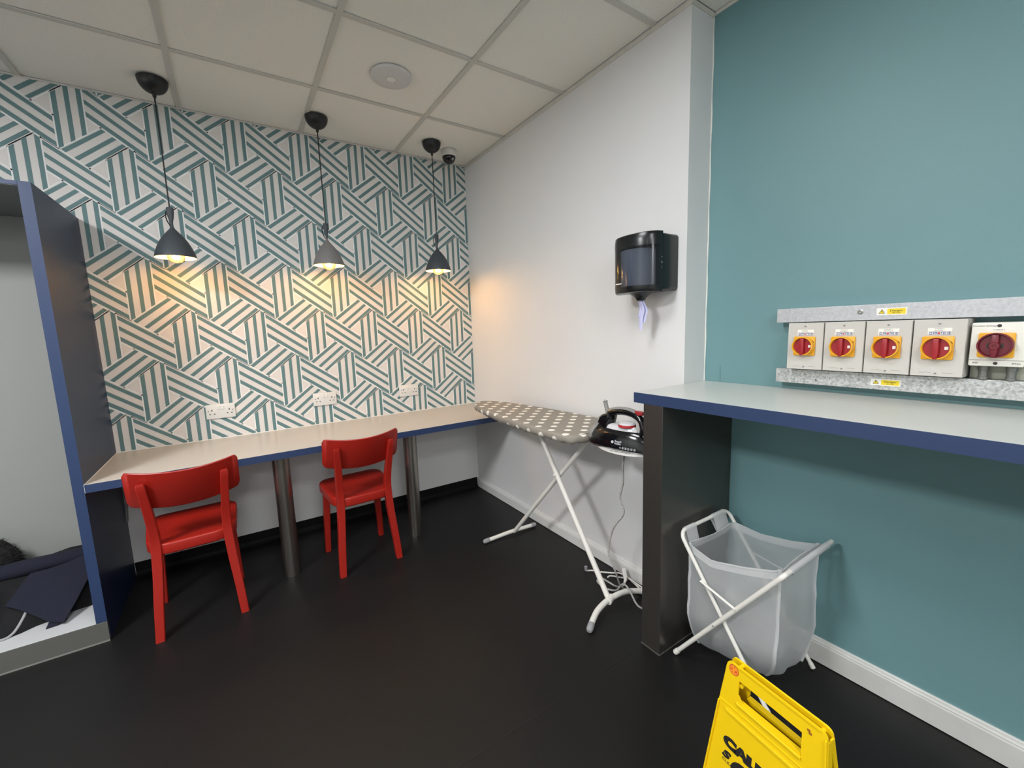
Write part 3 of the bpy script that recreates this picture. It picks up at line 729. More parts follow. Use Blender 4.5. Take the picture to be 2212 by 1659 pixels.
for k, (dx, dy, z1, w_) in enumerate(((0.0, 0.006, 1.318, 0.010), (0.006, -0.012, 1.335, 0.008), (-0.005, -0.002, 1.303, 0.008), (-0.003, 0.014, 1.368, 0.007))):
    path = smoothpath([(-0.10, -1.790, 1.445), (-0.10 + dx * .5, -1.792 + dy * .5, 1.425), (-0.099 + dx, -1.797 + dy * 1.1 - 0.004 * k, 1.39), (-0.098 + dx, -1.796 + dy, 1.36), (-0.099 + dx, -1.793 + dy * 0.7, z1)], 5)
    b.tube(path, [w_ * (0.45 + 0.5 * math.sin(min(1, i / 12) * PI / 2)) for i in range(len(path))], 9, flat=0.35)
b.build('tail', M_tissue, pt, po, smooth=60, label='crumpled lilac tail of paper')

# ------------------------------------------------------------------ ironing board
IBX = -0.225
t = thing('ironing_board', 'ironing board with taupe white-dotted cover and white tube legs along the white wall', 'ironing board', (IBX, -1.3, 0))
o0 = (IBX, -1.3, 0)
BT = 0.835
dd = [0.0, 0.004, 0.018, 0.042, 0.08, 0.13, 0.2, 0.3, 0.42, 0.55, 0.7, 0.85, 1.0, 1.04, 1.075, 1.10, 1.112, 1.118]
hw = [0.010, 0.032, 0.056, 0.077, 0.095, 0.110, 0.126, 0.145, 0.162, 0.177, 0.189, 0.194, 0.194, 0.190, 0.180, 0.160, 0.130, 0.07]
Y0 = -0.555
def cxof(d): return IBX - 0.020 * (1 - min(1, d / 0.9))
D = [0.0, .003, .006, .012, .02, .03, .045, .06, .08, .1, .13] + [0.13 + 0.03 * k for k in range(1, 30)] + [1.04, 1.06, 1.075, 1.09, 1.10, 1.107, 1.112, 1.118]
D = sorted(set(d for d in D if d <= 1.118))
left = [(cxof(d) - interp(d, dd, hw), Y0 - d) for d in D]; right = [(cxof(d) + interp(d, dd, hw), Y0 - d) for d in D][::-1]
outl = left + right; n = len(outl)
nor = []
for i in range(n):
    a, c = Vector(outl[i - 1]), Vector(outl[(i + 1) % n]); d_ = (c - a).normalized(); nor.append(Vector((d_.y, -d_.x)) * (1 if True else -1))
cen = Vector((IBX, -1.2))
if (Vector(outl[10]) - cen).dot(nor[10]) < 0: nor = [-v for v in nor]
b = MB(); uv = b.bm.loops.layers.uv.new('UVMap'); vuv = {}
arcl = [0.0]
for i in range(1, n): arcl.append(arcl[-1] + (Vector(outl[i]) - Vector(outl[i - 1])).length)
rings = []
for lev, (off, z, uvo) in enumerate(((-0.03, BT, -0.03), (-0.008, BT, -0.008), (-0.0015, BT - 0.002, 0.0), (0.002, BT - 0.009, 0.009), (0.002, BT - 0.024, 0.024), (-0.002, BT - 0.036, 0.037), (-0.016, BT - 0.043, 0.053))):
    ring = []
    for i in range(n):
        wv = 0.0; wz = 0.0
        if lev >= 4:
            k = (lev - 3) / 3
            wv = 0.008 * k * (math.sin(arcl[i] * 95) + 0.9 * noise.noise(Vector((arcl[i] * 22, 0, 1)))); wz = 0.008 * k * noise.noise(Vector((arcl[i] * 14, 3, 1)))
        o_ = off + wv; p = Vector(outl[i]) + nor[i] * o_
        if lev == 0: p = Vector((cxof(-outl[i][1] + Y0) + (outl[i][0] - cxof(-outl[i][1] + Y0)) * 0.8, outl[i][1] - 0.0 + (0.006 if i in (0, n - 1) else 0))) if True else p
        v = b.bm.verts.new((p.x, p.y, z + wz)); q = Vector(outl[i]) + nor[i] * uvo
        vuv[v] = (p.x, p.y) if lev < 2 else (q.x, q.y); ring.append(v)
    rings.append(ring)
for r0, r1 in zip(rings[:-1], rings[1:]):
    for i in range(n):
        k = (i + 1) % n; b.bm.faces.new((r0[i], r0[k], r1[k], r1[i]))
m_ = len(left)
for i in range(m_ - 1):
    b.bm.faces.new((rings[0][i], rings[0][i + 1], rings[0][n - 2 - i], rings[0][n - 1 - i]))
for f in b.bm.faces:
    for l in f.loops: l[uv].uv = vuv[l.vert]
b.build('cover', M_dots, t, o0, smooth=50)
b = MB(); ins = [(cxof(-y + Y0) + (x - cxof(-y + Y0)) * 0.93, y * 0.985 - 0.018) for x, y in outl]; b.prism(ins, 2, BT - 0.036, BT - 0.022); b.build('board_frame', mat('grey_board_mesh', rgb(150, 150, 148), 0.5), t, o0)
b = MB(); b.tube([(-0.268, -1.758, 0.030), (-0.268, -1.30, 0.665), (-0.268, -1.225, 0.775)], 0.0135, 16); b.build('leg', M_white_enamel, t, o0, smooth=50)
b = MB(); b.tube([(-0.240, -0.908, 0.028), (-0.240, -1.34, 0.500), (-0.240, -1.62, 0.800)], 0.0125, 16); b.build('leg', M_white_enamel, t, o0, smooth=50)
b = MB(); b.tube([(-0.285, -1.379, 0.548), (-0.22, -1.379, 0.548)], 0.006, 12); b.lathe([(0, 0.004), (0.007, 0.003), (0.009, 0)], (-0.283, -1.379, 0.548), 14, Matrix.Rotation(-PI / 2, 3, 'Y')); b.build('pivot_bolt', M_wplastic, t, o0, smooth=40)
f1 = smoothpath([(-0.446, -0.885, 0.0155), (-0.36, -0.886, 0.018), (-0.243, -0.889, 0.022), (-0.13, -0.890, 0.018), (-0.068, -0.890, 0.0155)], 5)
b = MB(); b.tube(f1, 0.0125, 14); b.build('foot', M_white_enamel, t, o0, smooth=50)
f2 = smoothpath([(-0.462, -1.826, 0.016), (-0.42, -1.803, 0.028), (-0.36, -1.777, 0.038), (-0.268, -1.759, 0.042), (-0.17, -1.762, 0.040), (-0.095, -1.785, 0.028), (-0.05, -1.805, 0.016)], 6)
b = MB(); b.tube(f2, 0.0135, 14); b.build('foot', M_white_enamel, t, o0, smooth=50)
for a, c, r in ((f1[0], f1[1], 0.0125), (f1[-1], f1[-2], 0.0125), (f2[0], f2[1], 0.0135), (f2[-1], f2[-2], 0.0135)):
    d_ = (Vector(a) - Vector(c)).normalized(); b = MB()
    b.tube([Vector(a) - d_ * 0.03, Vector(a) - d_ * 0.024, Vector(a), Vector(a) + d_ * 0.010, Vector(a) + d_ * 0.013], [r + 0.0005, r + 0.002, r + 0.002, r * 0.8, 0.003], 14)
    b.build('foot_cap', M_grey_plastic, t, o0, smooth=40)
b = MB(); b.tube([(-0.287, -1.768, 0.042), (-0.250, -1.754, 0.043)], 0.0165, 16); b.build('joint_collar', M_white_enamel, t, o0, smooth=40)
RZ_ = 0.795
def ell(cx, cy, a, c, n=48): return [(cx + a * math.cos(2 * PI * k / n), cy + c * math.sin(2 * PI * k / n)) for k in range(n)]
b = MB(); b.prism(ell(-0.238, -1.832, 0.102, 0.145), 2, RZ_ - 0.006, RZ_ + 0.001, bev=0.0015)
b.box((-0.28, -1.72, RZ_ - 0.006), (-0.19, -1.62, RZ_ - 0.001)); rest = b.build('iron_rest', M_wplastic, t, o0, smooth=40, label='white oval iron rest at the end of the board')
b = MB(); mt = Matrix.Translation((-0.3225, -1.870, RZ_ + 0.0012)) @ Matrix.Rotation(math.radians(-74), 4, 'Z') @ Matrix.Rotation(0, 4, 'X')
b.text('do not remove', 0.015, mt, ext=0.0002, shear=0.2); b.build('warning_text', M_ink, rest, o0, kind='stuff')

# ------------------------------------------------------------------ iron
IX, IZ = -0.272, RZ_ + 0.002
t = thing('steam_iron', 'black and grey steam iron standing on the white rest of the ironing board', 'iron', (IX, -1.78, IZ))
o0 = (IX, -1.78, IZ)
YH = -1.690   # heel
def sole_w(l): return interp(l, (0, 0.02, 0.08, 0.15, 0.21, 0.25, 0.275, 0.288), (0.050, 0.054, 0.055, 0.050, 0.038, 0.024, 0.011, 0.002))
Ls = [0, 0.01, 0.03, 0.06, 0.09, 0.12, 0.15, 0.18, 0.21, 0.235, 0.255, 0.27, 0.28, 0.288]
def plan(sc_, l0=0.0, l1=0.288, lead=0.0):
    pts = []
    for l in Ls:
        ll = l0 + (l1 - l0) * l / 0.288; pts.append((IX - sole_w(l) * sc_, YH - ll))
    for l in Ls[::-1]:
        ll = l0 + (l1 - l0) * l / 0.288; pts.append((IX + sole_w(l) * sc_, YH - ll))
    return pts
def body_loft(b, levels):
    b.loft([[(x, y, z) for x, y in plan(s_, a, c)] for z, s_, a, c in levels])
b = MB(); body_loft(b, [(IZ, 0.97, 0.006, 0.286), (IZ + 0.003, 1.0, 0.004, 0.288), (IZ + 0.007, 1.0, 0.004, 0.288)]); b.build('soleplate', mat('steel_soleplate', rgb(170, 170, 172), 0.25, 0.9), t, o0, smooth=30)
b = MB(); body_loft(b, [(IZ + 0.0072, 1.0, 0.004, 0.287), (IZ + 0.018, 1.03, 0.006, 0.285), (IZ + 0.045, 0.97, 0.018, 0.275), (IZ + 0.066, 0.83, 0.034, 0.262), (IZ + 0.080, 0.70, 0.05, 0.245), (IZ + 0.084, 0.62, 0.055, 0.235)]); b.build('body', M_iron_blk, t, o0, smooth=50)
b = MB(); body_loft(b, [(IZ + 0.0845, 0.60, 0.085, 0.232), (IZ + 0.098, 0.52, 0.09, 0.225), (IZ + 0.104, 0.40, 0.1, 0.215)]); b.build('water_tank', M_iron_clear, t, o0, smooth=50)
# rear column and heel plate
b = MB()
HP = [(-0.004, 0.008), (0.002, 0.03), (0.014, 0.065), (0.030, 0.105), (0.044, 0.132), (0.058, 0.140), (0.092, 0.150), (0.098, 0.135), (0.090, 0.110), (0.082, 0.085), (0.090, 0.075), (0.080, 0.02), (0.05, 0.008)]
rings = []
for dx, k in ((-0.030, 0.88), (-0.024, 1.0), (0.024, 1.0), (0.030, 0.88)):
    cy_, cz_ = 0.05, 0.075
    rings.append([(IX + dx, YH - (cy_ + (l - cy_) * k), IZ + cz_ + (z - cz_) * k) for l, z in HP])
b.loft(rings); b.build('rear_column', M_iron_blk, t, o0, smooth=40)
def heelpt(u, v):      # v 0..1 up the heel
    l = interp(v, (0, 0.25, 0.55, 0.8, 1), (-0.008, 0.000, 0.014, 0.032, 0.045)); z = interp(v, (0, 1), (0.010, 0.128))
    return (IX + u, YH - l, IZ + z)
def heelw(v): return interp(v, (0, 0.06, 0.15, 0.35, 0.5, 0.65, 0.85, 0.96, 1), (0.022, 0.038, 0.047, 0.050, 0.043, 0.032, 0.028, 0.022, 0.012))
for nm, k, th, mm in (('heel_trim', 1.0, 0.010, M_iron_gry), ('heel_plate', 0.84, 0.014, M_iron_heel)):
    b = MB(); vs = [i / 20 for i in range(21)]
    if k < 1: vs = [0.06 + 0.90 * v for v in vs]
    loop = [(-heelw(v) * k, v) for v in vs] + [(heelw(v) * k, v) for v in vs[::-1]]
    R0 = [heelpt(u, v) for u, v in loop]; R1 = [(p[0], p[1] + th * 0.85, p[2] + 0.001) for p in R0]; Rm = [(IX + (p[0] - IX) * 0.95, p[1] + th, p[2] + 0.001) for p in R0]
    back = [(p[0], p[1] - 0.012, p[2]) for p in R0]
    b.loft([back, R0, R1, Rm]); b.build(nm, mm, t, o0, smooth=40)
b = MB(); hp = smoothpath([(IX, YH - 0.078, IZ + 0.146), (IX, YH - 0.12, IZ + 0.158), (IX, YH - 0.17, IZ + 0.163), (IX, YH - 0.215, IZ + 0.157), (IX, YH - 0.250, IZ + 0.138), (IX, YH - 0.262, IZ + 0.108), (IX, YH - 0.258, IZ + 0.080)], 5)
b.tube(hp, [0.017] * len(hp), 16, flat=0.9); b.build('handle', M_iron_blk, t, o0, smooth=60)
b = MB(); tp = [(p[0], p[1] , p[2] + 0.0115) for p in hp[:-14]]; b.tube(tp, 0.0115, 12, flat=0.8); b.build('handle_grip', M_iron_gry, t, o0, smooth=60)
b = MB(); b.prism(ell(IX, YH - 0.236, 0.010, 0.024, 24), 2, IZ + 0.160, IZ + 0.176, bev=0.003); b.build('steam_button', M_iron_red, t, o0, smooth=40)
b = MB(); b.lathe([(0.0, 0.120), (0.030, 0.118), (0.036, 0.112), (0.036, 0.104)], (IX, YH - 0.175, IZ), 32); di = b.build('dial', M_iron_clear, t, o0, smooth=40)
b = MB(); b.lathe([(0.0362, 0.112), (0.0375, 0.108), (0.037, 0.101), (0.034, 0.101)], (IX, YH - 0.175, IZ), 32); b.build('dial_ring', M_iron_red, di, o0, smooth=40)
b = MB(); st = [(IX, YH - 0.066, IZ + 0.140), (IX, YH - 0.058, IZ + 0.165), (IX, YH - 0.052, IZ + 0.186), (IX, YH - 0.049, IZ + 0.196)]
b.tube(smoothpath(st, 4), [0.0085 + 0.0012 * (k % 2) for k in range(11)] + [0.0110, 0.0110], 14); b.build('cord_guard', M_iron_gry, t, o0, smooth=40)
# writing on the flank
def flank(l, z): return Vector((IX - sole_w(l * 0.96) * interp(z, (0.018, 0.045, 0.066, 0.084), (1.03, 0.97, 0.83, 0.62)) - 0.0012, YH - l, IZ + z))
def flank_m(l, z):
    p = flank(l, z); dx = flank(l + 0.01, z) - flank(l - 0.01, z); dz = flank(l, z + 0.006) - flank(l, z - 0.006)
    X = dx.normalized(); Z = X.cross(dz).normalized(); Y = Z.cross(X)
    return Matrix(((X.x, Y.x, Z.x, p.x), (X.y, Y.y, Z.y, p.y), (X.z, Y.z, Z.z, p.z), (0, 0, 0, 1)))
b = MB(); b.text('Russell', 0.0115, flank_m(0.168, 0.0415), ext=0.0012, offset=0.0001); b.text('Hobbs', 0.0115, flank_m(0.166, 0.032), ext=0.0012, offset=0.0001)
b.lathe([(0, 0.002), (0.006, 0.002), (0.006, -0.002)], (0, 0, 0), 18, None); 
for v in list(b.bm.verts)[-54:]: v.co = flank_m(0.140, 0.036) @ v.co
m0 = flank_m(0.187, 0.018)
for k in range(6):
    mm = flank_m(0.180 + 0.0125 * k, 0.0185)
    nseg = 3 if k == 0 else 20; ro = 0.0052; ri = 0.0042 if k else 0.003
    for q in range(nseg):
        a0, a1 = PI / 2 + 2 * PI * q / nseg, PI / 2 + 2 * PI * (q + 1) / nseg
        b.face([mm @ Vector((r * math.cos(a), r * math.sin(a), 0.0014)) for r, a in ((ro, a0), (ro, a1), (ri, a1), (ri, a0))])
    if k: b.box((-0.0012, -0.0022, 0), (0.0012, 0.0022, 0.0014), mtx=mm)
b.build('lettering', mat('pale_grey_print', rgb(200, 202, 204), 0.5), t, o0, recalc=False, kind='stuff')
# mains lead: from the rest down to the floor in loops
cz = 0.006
cord_pts = [(IX, YH - 0.049, IZ + 0.194), (-0.240, -1.706, 0.985), (-0.205, -1.690, 0.94), (-0.165, -1.705, 0.86), (-0.118, -1.745, 0.79), (-0.135, -1.775, 0.758), (-0.195, -1.792, 0.760), (-0.222, -1.797, 0.70), (-0.222, -1.799, 0.62), (-0.222, -1.781, 0.54), (-0.220, -1.802, 0.475), (-0.222, -1.755, 0.40), (-0.221, -1.728, 0.345), (-0.221, -1.708, 0.235), (-0.20, -1.735, 0.14), (-0.150, -1.715, 0.045), (-0.115, -1.700, cz), (-0.095, -1.74, cz), (-0.072, -1.80, cz), (-0.10, -1.865, cz), (-0.150, -1.870, cz), (-0.172, -1.84, 0.02), (-0.160, -1.78, 0.062), (-0.152, -1.735, 0.060), (-0.160, -1.70, 0.012), (-0.185, -1.650, cz), (-0.175, -1.585, cz), (-0.145, -1.585, 0.012), (-0.140, -1.63, 0.012), (-0.128, -1.675, cz), (-0.100, -1.695, 0.012), (-0.085, -1.692, 0.02)]
b = MB(); b.tube(smoothpath(cord_pts, 6), 0.0044, 8); b.build('power_cord', M_cordfab, t, o0, smooth=60, label='grey braided power cord hanging to the floor')
b = MB(); b.tube([(-0.088, -1.690, 0.018), (-0.072, -1.682, 0.022), (-0.066, -1.678, 0.026)], [0.006, 0.008, 0.010], 10)
b.box((-0.030, -0.010, -0.009), (0.020, 0.010, 0.009), 0.003, mtx=Matrix.Translation((-0.052, -1.657, 0.045)) @ Matrix.Rotation(math.radians(58), 4, 'Z') @ Matrix.Rotation(math.radians(-38), 4, 'Y'))
b.build('plug', M_wplastic, t, o0, smooth=40, label='white mains plug lying on the floor')
wc = thing('extension_cable', 'white cable lying on the floor behind the ironing board leg', 'cable', (-0.08, -1.6, 0))
b = MB(); b.tube(smoothpath([(-0.165, -1.49, 0.03), (-0.160, -1.485, 0.012), (-0.125, -1.500, cz), (-0.10, -1.535, cz), (-0.065, -1.58, 0.010), (-0.045, -1.625, 0.022), (-0.042, -1.69, 0.020), (-0.04, -1.80, 0.008), (-0.05, -1.92, cz)], 6), 0.0042, 8)
b.build('cable_run', M_cordw, wc, (-0.08, -1.6, 0), smooth=60)
b = MB(); b.tube([(-0.165, -1.49, 0.022), (-0.166, -1.49, 0.040)], 0.008, 12); b.build('cable_end', M_grey_plastic, wc, (-0.08, -1.6, 0), smooth=40)
b = MB(); b.tube(smoothpath([(-0.115, -1.60, cz + .008), (-0.09, -1.60, cz + .006), (-0.055, -1.63, cz), (-0.030, -1.665, cz), (-0.035, -1.70, cz), (-0.055, -1.75, 0.014), (-0.066, -1.82, cz), (-0.07, -1.9, cz)], 6), 0.004, 8); b.build('cable_run', M_cordw, wc, (-0.08, -1.6, 0), smooth=60)

# ------------------------------------------------------------------ counter on the teal side
CZ, CX, CY = 1.0614, -0.3285, -1.948
t = thing('side_counter', 'high pale counter with blue edge and dark steel end panel by the teal wall', 'counter', (-0.1, -2.4, 0))
o0 = (-0.1, -2.4, 0)
b = MB(); b.box((CX + 0.002, -5.2, CZ - 0.040), (RX - 0.0015, CY, CZ)); b.build('counter_top', M_counter, t, o0)
b = MB(); b.box((CX, -5.2, CZ - 0.0405), (CX + 0.0019, CY, CZ - 0.0005)); b.build('edge_band', M_blue, t, o0, label='blue front edge strip')
b = MB(); b.box((-0.327, -2.083, 0.0), (RX - 0.003, -1.9945, CZ - 0.041), 0.0015); b.build('end_panel', M_dsteel, t, o0, label='dark brushed steel end panel')
b = MB(); b.box((-0.3288, -2.0848, 0.0), (RX - 0.017, -1.9925, 0.0035)); b.build('floor_sealant', mat('grey_sealant', rgb(92, 90, 86), 0.5), t, o0)
b = MB(); b.box((-0.327, -5.15, 0.0), (RX - 0.003, -5.06, CZ - 0.041), 0.0015); b.build('end_panel', M_dsteel, t, o0)

# ------------------------------------------------------------------ trunking rails and isolators
WM = lambda x, y, z: Matrix(((0, 0, -1, x), (-1, 0, 0, y), (0, 1, 0, z), (0, 0, 0, 1)))   # text plane on the teal wall
def warn(parent, o0, y0, y1, z0, z1, x):
    b = MB(); W_, H_ = y0 - y1, z1 - z0; b.box((x - 0.0008, y1, z0), (x, y0, z1)); lb = b.build('warning_label', M_label, parent, o0, label='white and yellow warning label')
    m = WM(x - 0.0009, (y0 + y1) / 2, (z0 + z1) / 2)
    b = MB(); b.prism(rrect(-W_ * .14, -H_ * .38, W_ * .46, H_ * .38, 0.002, 4), 2, 0, 0.0002, mtx=m); c = -W_ * .32
    b.face([m @ Vector(p) for p in ((c - 0.0065, -0.0052, .0003), (c + 0.0065, -0.0052, .0003), (c, 0.0064, .0003))]); b.build('yellow_print', M_label_y, lb, o0, recalc=False)
    b = MB(); b.text('Danger', 0.0085, m @ Matrix.Translation((W_ * .16, 0.0022, 0.0004)), ext=0.0001, xs=1.25); b.text('400 Volts', 0.0042, m @ Matrix.Translation((W_ * .16, -0.0045, 0.0004)), ext=0.0001, xs=1.2)
    T_ = [(c - 0.0080, -0.0060), (c + 0.0080, -0.0060), (c, 0.0078)]; U_ = [(c - 0.0062, -0.0050), (c + 0.0062, -0.0050), (c, 0.0058)]
    for i in range(3):
        k = (i + 1) % 3; b.face([m @ Vector((*p, 0.0005)) for p in (T_[i], T_[k], U_[k], U_[i])])
    for q in ([(c + .0004, .0042), (c - .0016, -.0002), (c + .0002, .0000)], [(c - .0004, .0008), (c + .0018, .0006), (c - .0002, -.0036)]): b.face([m @ Vector((*p, 0.0006)) for p in q])
    b.build('black_print', M_ink, lb, o0, recalc=False, kind='stuff')
XR = 0.103
def rail(z0, z1, y0, lab, mg):
    t = thing('trunking_rail', lab, 'trunking', (XR, y0, z0), 0, 'galvanised rails on the teal wall'); o0 = (XR, y0, z0)
    b = MB(); b.box((XR, -3.6, z0), (RX - 0.0005, y0, z1), 0.0015); b.build('channel', mg, t, o0)
    return t, o0
def bolt(b, y, z, r, x):
    mm = Matrix.Rotation(-PI / 2, 3, 'Y')
    b.lathe([(r, 0), (r, 0.0012), (r * .75, 0.0014), (r * .6, 0.0016), (r * .6, 0.004), (r * .45, 0.0052), (r * .2, 0.0052), (r * .2, 0.003), (0, 0.003)], (x, y, z), 20, mm)
r1, ro1 = rail(1.3150, 1.3655, -2.266, 'upper galvanised trunking rail above the row of isolator switches', M_galv_s)
b = MB(); bolt(b, -2.522, 1.3430, 0.0085, XR); b.build('bolt', M_screw, r1, ro1, smooth=40); warn(r1, ro1, -2.5635, -2.637, 1.3295, 1.3520, XR)
r2, ro2 = rail(1.0900, 1.1420, -2.272, 'lower galvanised trunking rail just above the counter', M_galv)
for y, z in ((-2.373, 1.1265), (-2.408, 1.1075)):
    b = MB(); bolt(b, y, z, 0.0048, XR); b.build('bolt', M_screw, r2, ro2, smooth=40)
warn(r2, ro2, -2.5625, -2.637, 1.1045, 1.1255, XR)
XB = 0.070
def knob_geo(t, o0, y, z, x, R_, mk, ring_m, plate, hub=False):
    hp = plate / 2; mm = Matrix.Rotation(-PI / 2, 3, 'Y')
    b = MB(); b.prism(rrect(y - hp, z - hp, y + hp, z + hp, 0.004, 4), 0, x - 0.006, x - 0.0003, bev=0.001); pl_ = b.build('switch_plate', M_yel, t, o0, smooth=40)
    b = MB(); b.lathe([(R_, 0.0), (R_, 0.017), (R_ - 0.001, 0.018), (R_ - 0.003, 0.018), (R_ - 0.004, 0.016), (R_ - 0.0045, 0.004)], (x - 0.006, y, z), 44, mm); b.build('knob_ring', ring_m, pl_, o0, smooth=40)
    b = MB(); b.lathe([(R_ - 0.0045, 0.0), (R_ - 0.0047, 0.009), (0.0, 0.009)], (x - 0.006, y, z), 40, mm)
    m = WM(x - 0.0150, y, z)
    b.prism([(-0.0062, R_ - .0052), (0.0062, R_ - .0052), (0.0066, 0.006), (0.0068, -R_ * .5), (0.0040, -R_ + 0.001), (-0.0040, -R_ + 0.001), (-0.0068, -R_ * .5), (-0.0066, 0.006)], 2, -0.001, 0.013, mtx=m, bev=0.0015)
    b.build('knob', mk, pl_, o0, smooth=35)
    if hub:
        b = MB(); b.lathe([(0.0098, 0.0), (0.0098, 0.0145), (0.0085, 0.016), (0.004, 0.016), (0.003, 0.013), (0.0, 0.013)], (x - 0.0145, y, z - 0.001), 24, mm); b.build('knob_hub', mk, pl_, o0, smooth=40)
        for sx in (-0.0125, 0.0125):
            b = MB(); b.prism(ell(sx, -0.001, 0.0030, 0.0075, 14), 2, -0.0005, 0.0004, mtx=m); b.build('padlock_slot', M_wplastic_d, pl_, o0)
    else:
        b = MB(); b.box((R_ * .52, -0.0045, -0.001), (R_ * .76, 0.0045, 0.0004), mtx=m); b.build('off_mark', M_label, pl_, o0)
    b = MB(); b.box((-0.002, -0.004, 0.0), (0.002, 0.004, 0.0006), mtx=WM(x - 0.0061, y - hp + 0.006, z + hp - 0.018) @ Matrix.Rotation(math.radians(30), 4, 'Z')); b.build('slot_mark', M_ink, pl_, o0)
def isolator(y0, y1, z0, z1, lab, n_):
    t = thing('isolator_switch', lab, 'switch', (XB, (y0 + y1) / 2, z0), 0, 'isolator switches between the rails'); o0 = (XB, (y0 + y1) / 2, z0); yc = (y0 + y1) / 2
    b = MB(); b.box((XB, y1, z0), (RX - 0.0005, y0, z1), 0.0012); b.build('enclosure', M_box, t, o0)
    b = MB(); b.box((XB - 0.003, y1 + .0005, z0 + .0005), (XB - 0.0002, y0 - .0005, z1 - .0005), 0.001); b.build('lid', M_box, t, o0)
    for zz in (z1 - 0.012, z0 + 0.010):
        b = MB(); bolt(b, yc, zz, 0.0026, XB - 0.003); b.build('screw', M_screw, t, o0)
    kz = 1.2305
    knob_geo(t, o0, yc, kz, XB - 0.003, 0.0325, M_knob, M_yel, 0.067)
    b = MB(); b.box((XB - 0.0036, yc - 0.026, 1.2775), (XB - 0.003, yc + 0.024, 1.2880)); b.box((XB - 0.0035, yc - 0.020, 1.2685), (XB - 0.003, yc + 0.024, 1.2768)); lb = b.build('sticker', M_label, t, o0, label='white sticker over a blue maker strip')
    b = MB(); m = WM(XB - 0.0038, yc, 1.2828); b.text('WASHER %d' % n_, 0.0042, m @ Matrix.Translation((0, 0.0024, 0)), ext=0.00005); b.text('MACHINE %d' % n_, 0.0042, m @ Matrix.Translation((0, -0.0024, 0)), ext=0.00005); b.build('sticker_text', M_ink_g, lb, o0, recalc=False, kind='stuff')
    b = MB(); m = WM(XB - 0.0038, yc - 0.001, 1.2727); b.text('PR', 0.0074, m @ Matrix.Translation((-0.0085, 0, 0)), ext=0.0001, xs=1.2, offset=0.00012); b.text('TEUS', 0.0074, m @ Matrix.Translation((0.0115, 0, 0)), ext=0.0001, xs=1.2, offset=0.00012)
    b.lathe([(0.0034, 0.0002), (0.0022, 0.0002)], (0, 0, 0), 16)
    for v in list(b.bm.verts)[-32:]: v.co = m @ (v.co + Vector((-0.0185, 0, 0)))
    b.box((-0.0225, 0.0036, 0), (0.0225, 0.0043, 0.0001), mtx=m); b.box((-0.0225, -0.0043, 0), (0.0225, -0.0036, 0.0001), mtx=m); b.build('maker_print', M_ink_b, lb, o0, recalc=False, kind='stuff')
    b = MB(); b.lathe([(0.0026, 0.0002), (0.0, 0.0002)], (0, 0, 0), 14)
    for v in b.bm.verts: v.co = m @ (v.co + Vector((-0.0012, 0, 0)))
    b.build('maker_dot', M_ink_r, lb, o0, recalc=False)
    b = MB(); m = WM(XB - 0.0034, yc, z0 + 0.0115)
    for p, q in (((-0.036, -0.001), (-0.026, -0.001)), ((-0.026, -0.001), (-0.018, 0.003)), ((-0.017, -0.001), (-0.010, -0.001)), ((0.014, 0.0), (0.036, 0.0))):
        s_ = strip(p, q, 0.0007); b.face([m @ Vector((x, y, 0)) for x, y in s_])
    b.build('switch_symbol', M_ink_g, t, o0, recalc=False, kind='stuff')
for k, lab in enumerate(('grey isolator switch at the left end of the row, red knob', 'grey isolator switch second from the left end of the row, red knob', 'grey isolator switch in the middle of the row under the upper warning label', 'grey isolator switch beside the smaller white one, red knob')):
    y0 = -2.3235 - 0.1134 * k; isolator(y0, y0 - 0.1105, 1.1470, 1.3125, lab, k + 1)
y0, y1, z0, z1 = -2.7815, -2.8825, 1.1825, 1.3005
t = thing('isolator_switch', 'smaller white isolator switch with a dark red knob at the right end', 'switch', (XB, (y0 + y1) / 2, z0), 0, 'isolator switches between the rails'); o0 = (XB, (y0 + y1) / 2, z0); yc = (y0 + y1) / 2
b = MB(); b.box((XB, y1, z0), (RX - 0.0005, y0, z1), 0.004); b.build('enclosure', M_box_w, t, o0, smooth=40)
b = MB(); b.box((XB - 0.001, y1 + .002, z0 + 0.0165), (XB + .001, y0 - .002, z0 + 0.0172)); b.build('lid_seam', M_ink_g, t, o0)
for zz in (z1 - 0.009, z0 + 0.0085):
    b = MB(); b.lathe([(0.0042, 0), (0.0042, 0.0006), (0, 0.0006)], (XB, yc, zz), 16, Matrix.Rotation(-PI / 2, 3, 'Y')); b.build('screw', M_wplastic_d, t, o0)
knob_geo(t, o0, yc + 0.002, 1.2400, XB, 0.0330, M_knob_d, M_knob_d, 0.066, True)
b = MB(); b.box((XB - 0.0006, yc - 0.022, 1.2765), (XB, yc + 0.022, 1.2845)); lb = b.build('sticker', M_label, t, o0)
b = MB(); b.text('TUMBLER 5', 0.0042, WM(XB - 0.0008, yc, 1.2805), ext=0.00005); b.build('sticker_text', M_ink_g, lb, o0, recalc=False, kind='stuff')
b = MB(); b.text('Transmission Technology', 0.0060, WM(XB - 0.0004, yc + 0.027, 1.2915), ext=0.00005, shear=0.3, xs=0.72); b.text('IP65', 0.0060, WM(XB - 0.0004, yc + 0.037, 1.1910), ext=0.00005, offset=0.0001); b.text('4P32A', 0.0060, WM(XB - 0.0004, yc - 0.036, 1.1910), ext=0.00005, offset=0.0001); b.build('lettering', M_ink_g, t, o0, recalc=False, kind='stuff')
for yy in (-2.807, -2.858):
    b = MB(); b.lathe([(0.0105, 1.1425), (0.0105, 1.150), (0.0095, 1.151), (0.0095, 1.168), (0.0110, 1.169), (0.0110, 1.1824)], (0.108, yy, 0), 18); b.build('conduit_gland', mat('dull_steel_gland', rgb(128, 128, 124), 0.4, 0.6), t, o0, smooth=40)
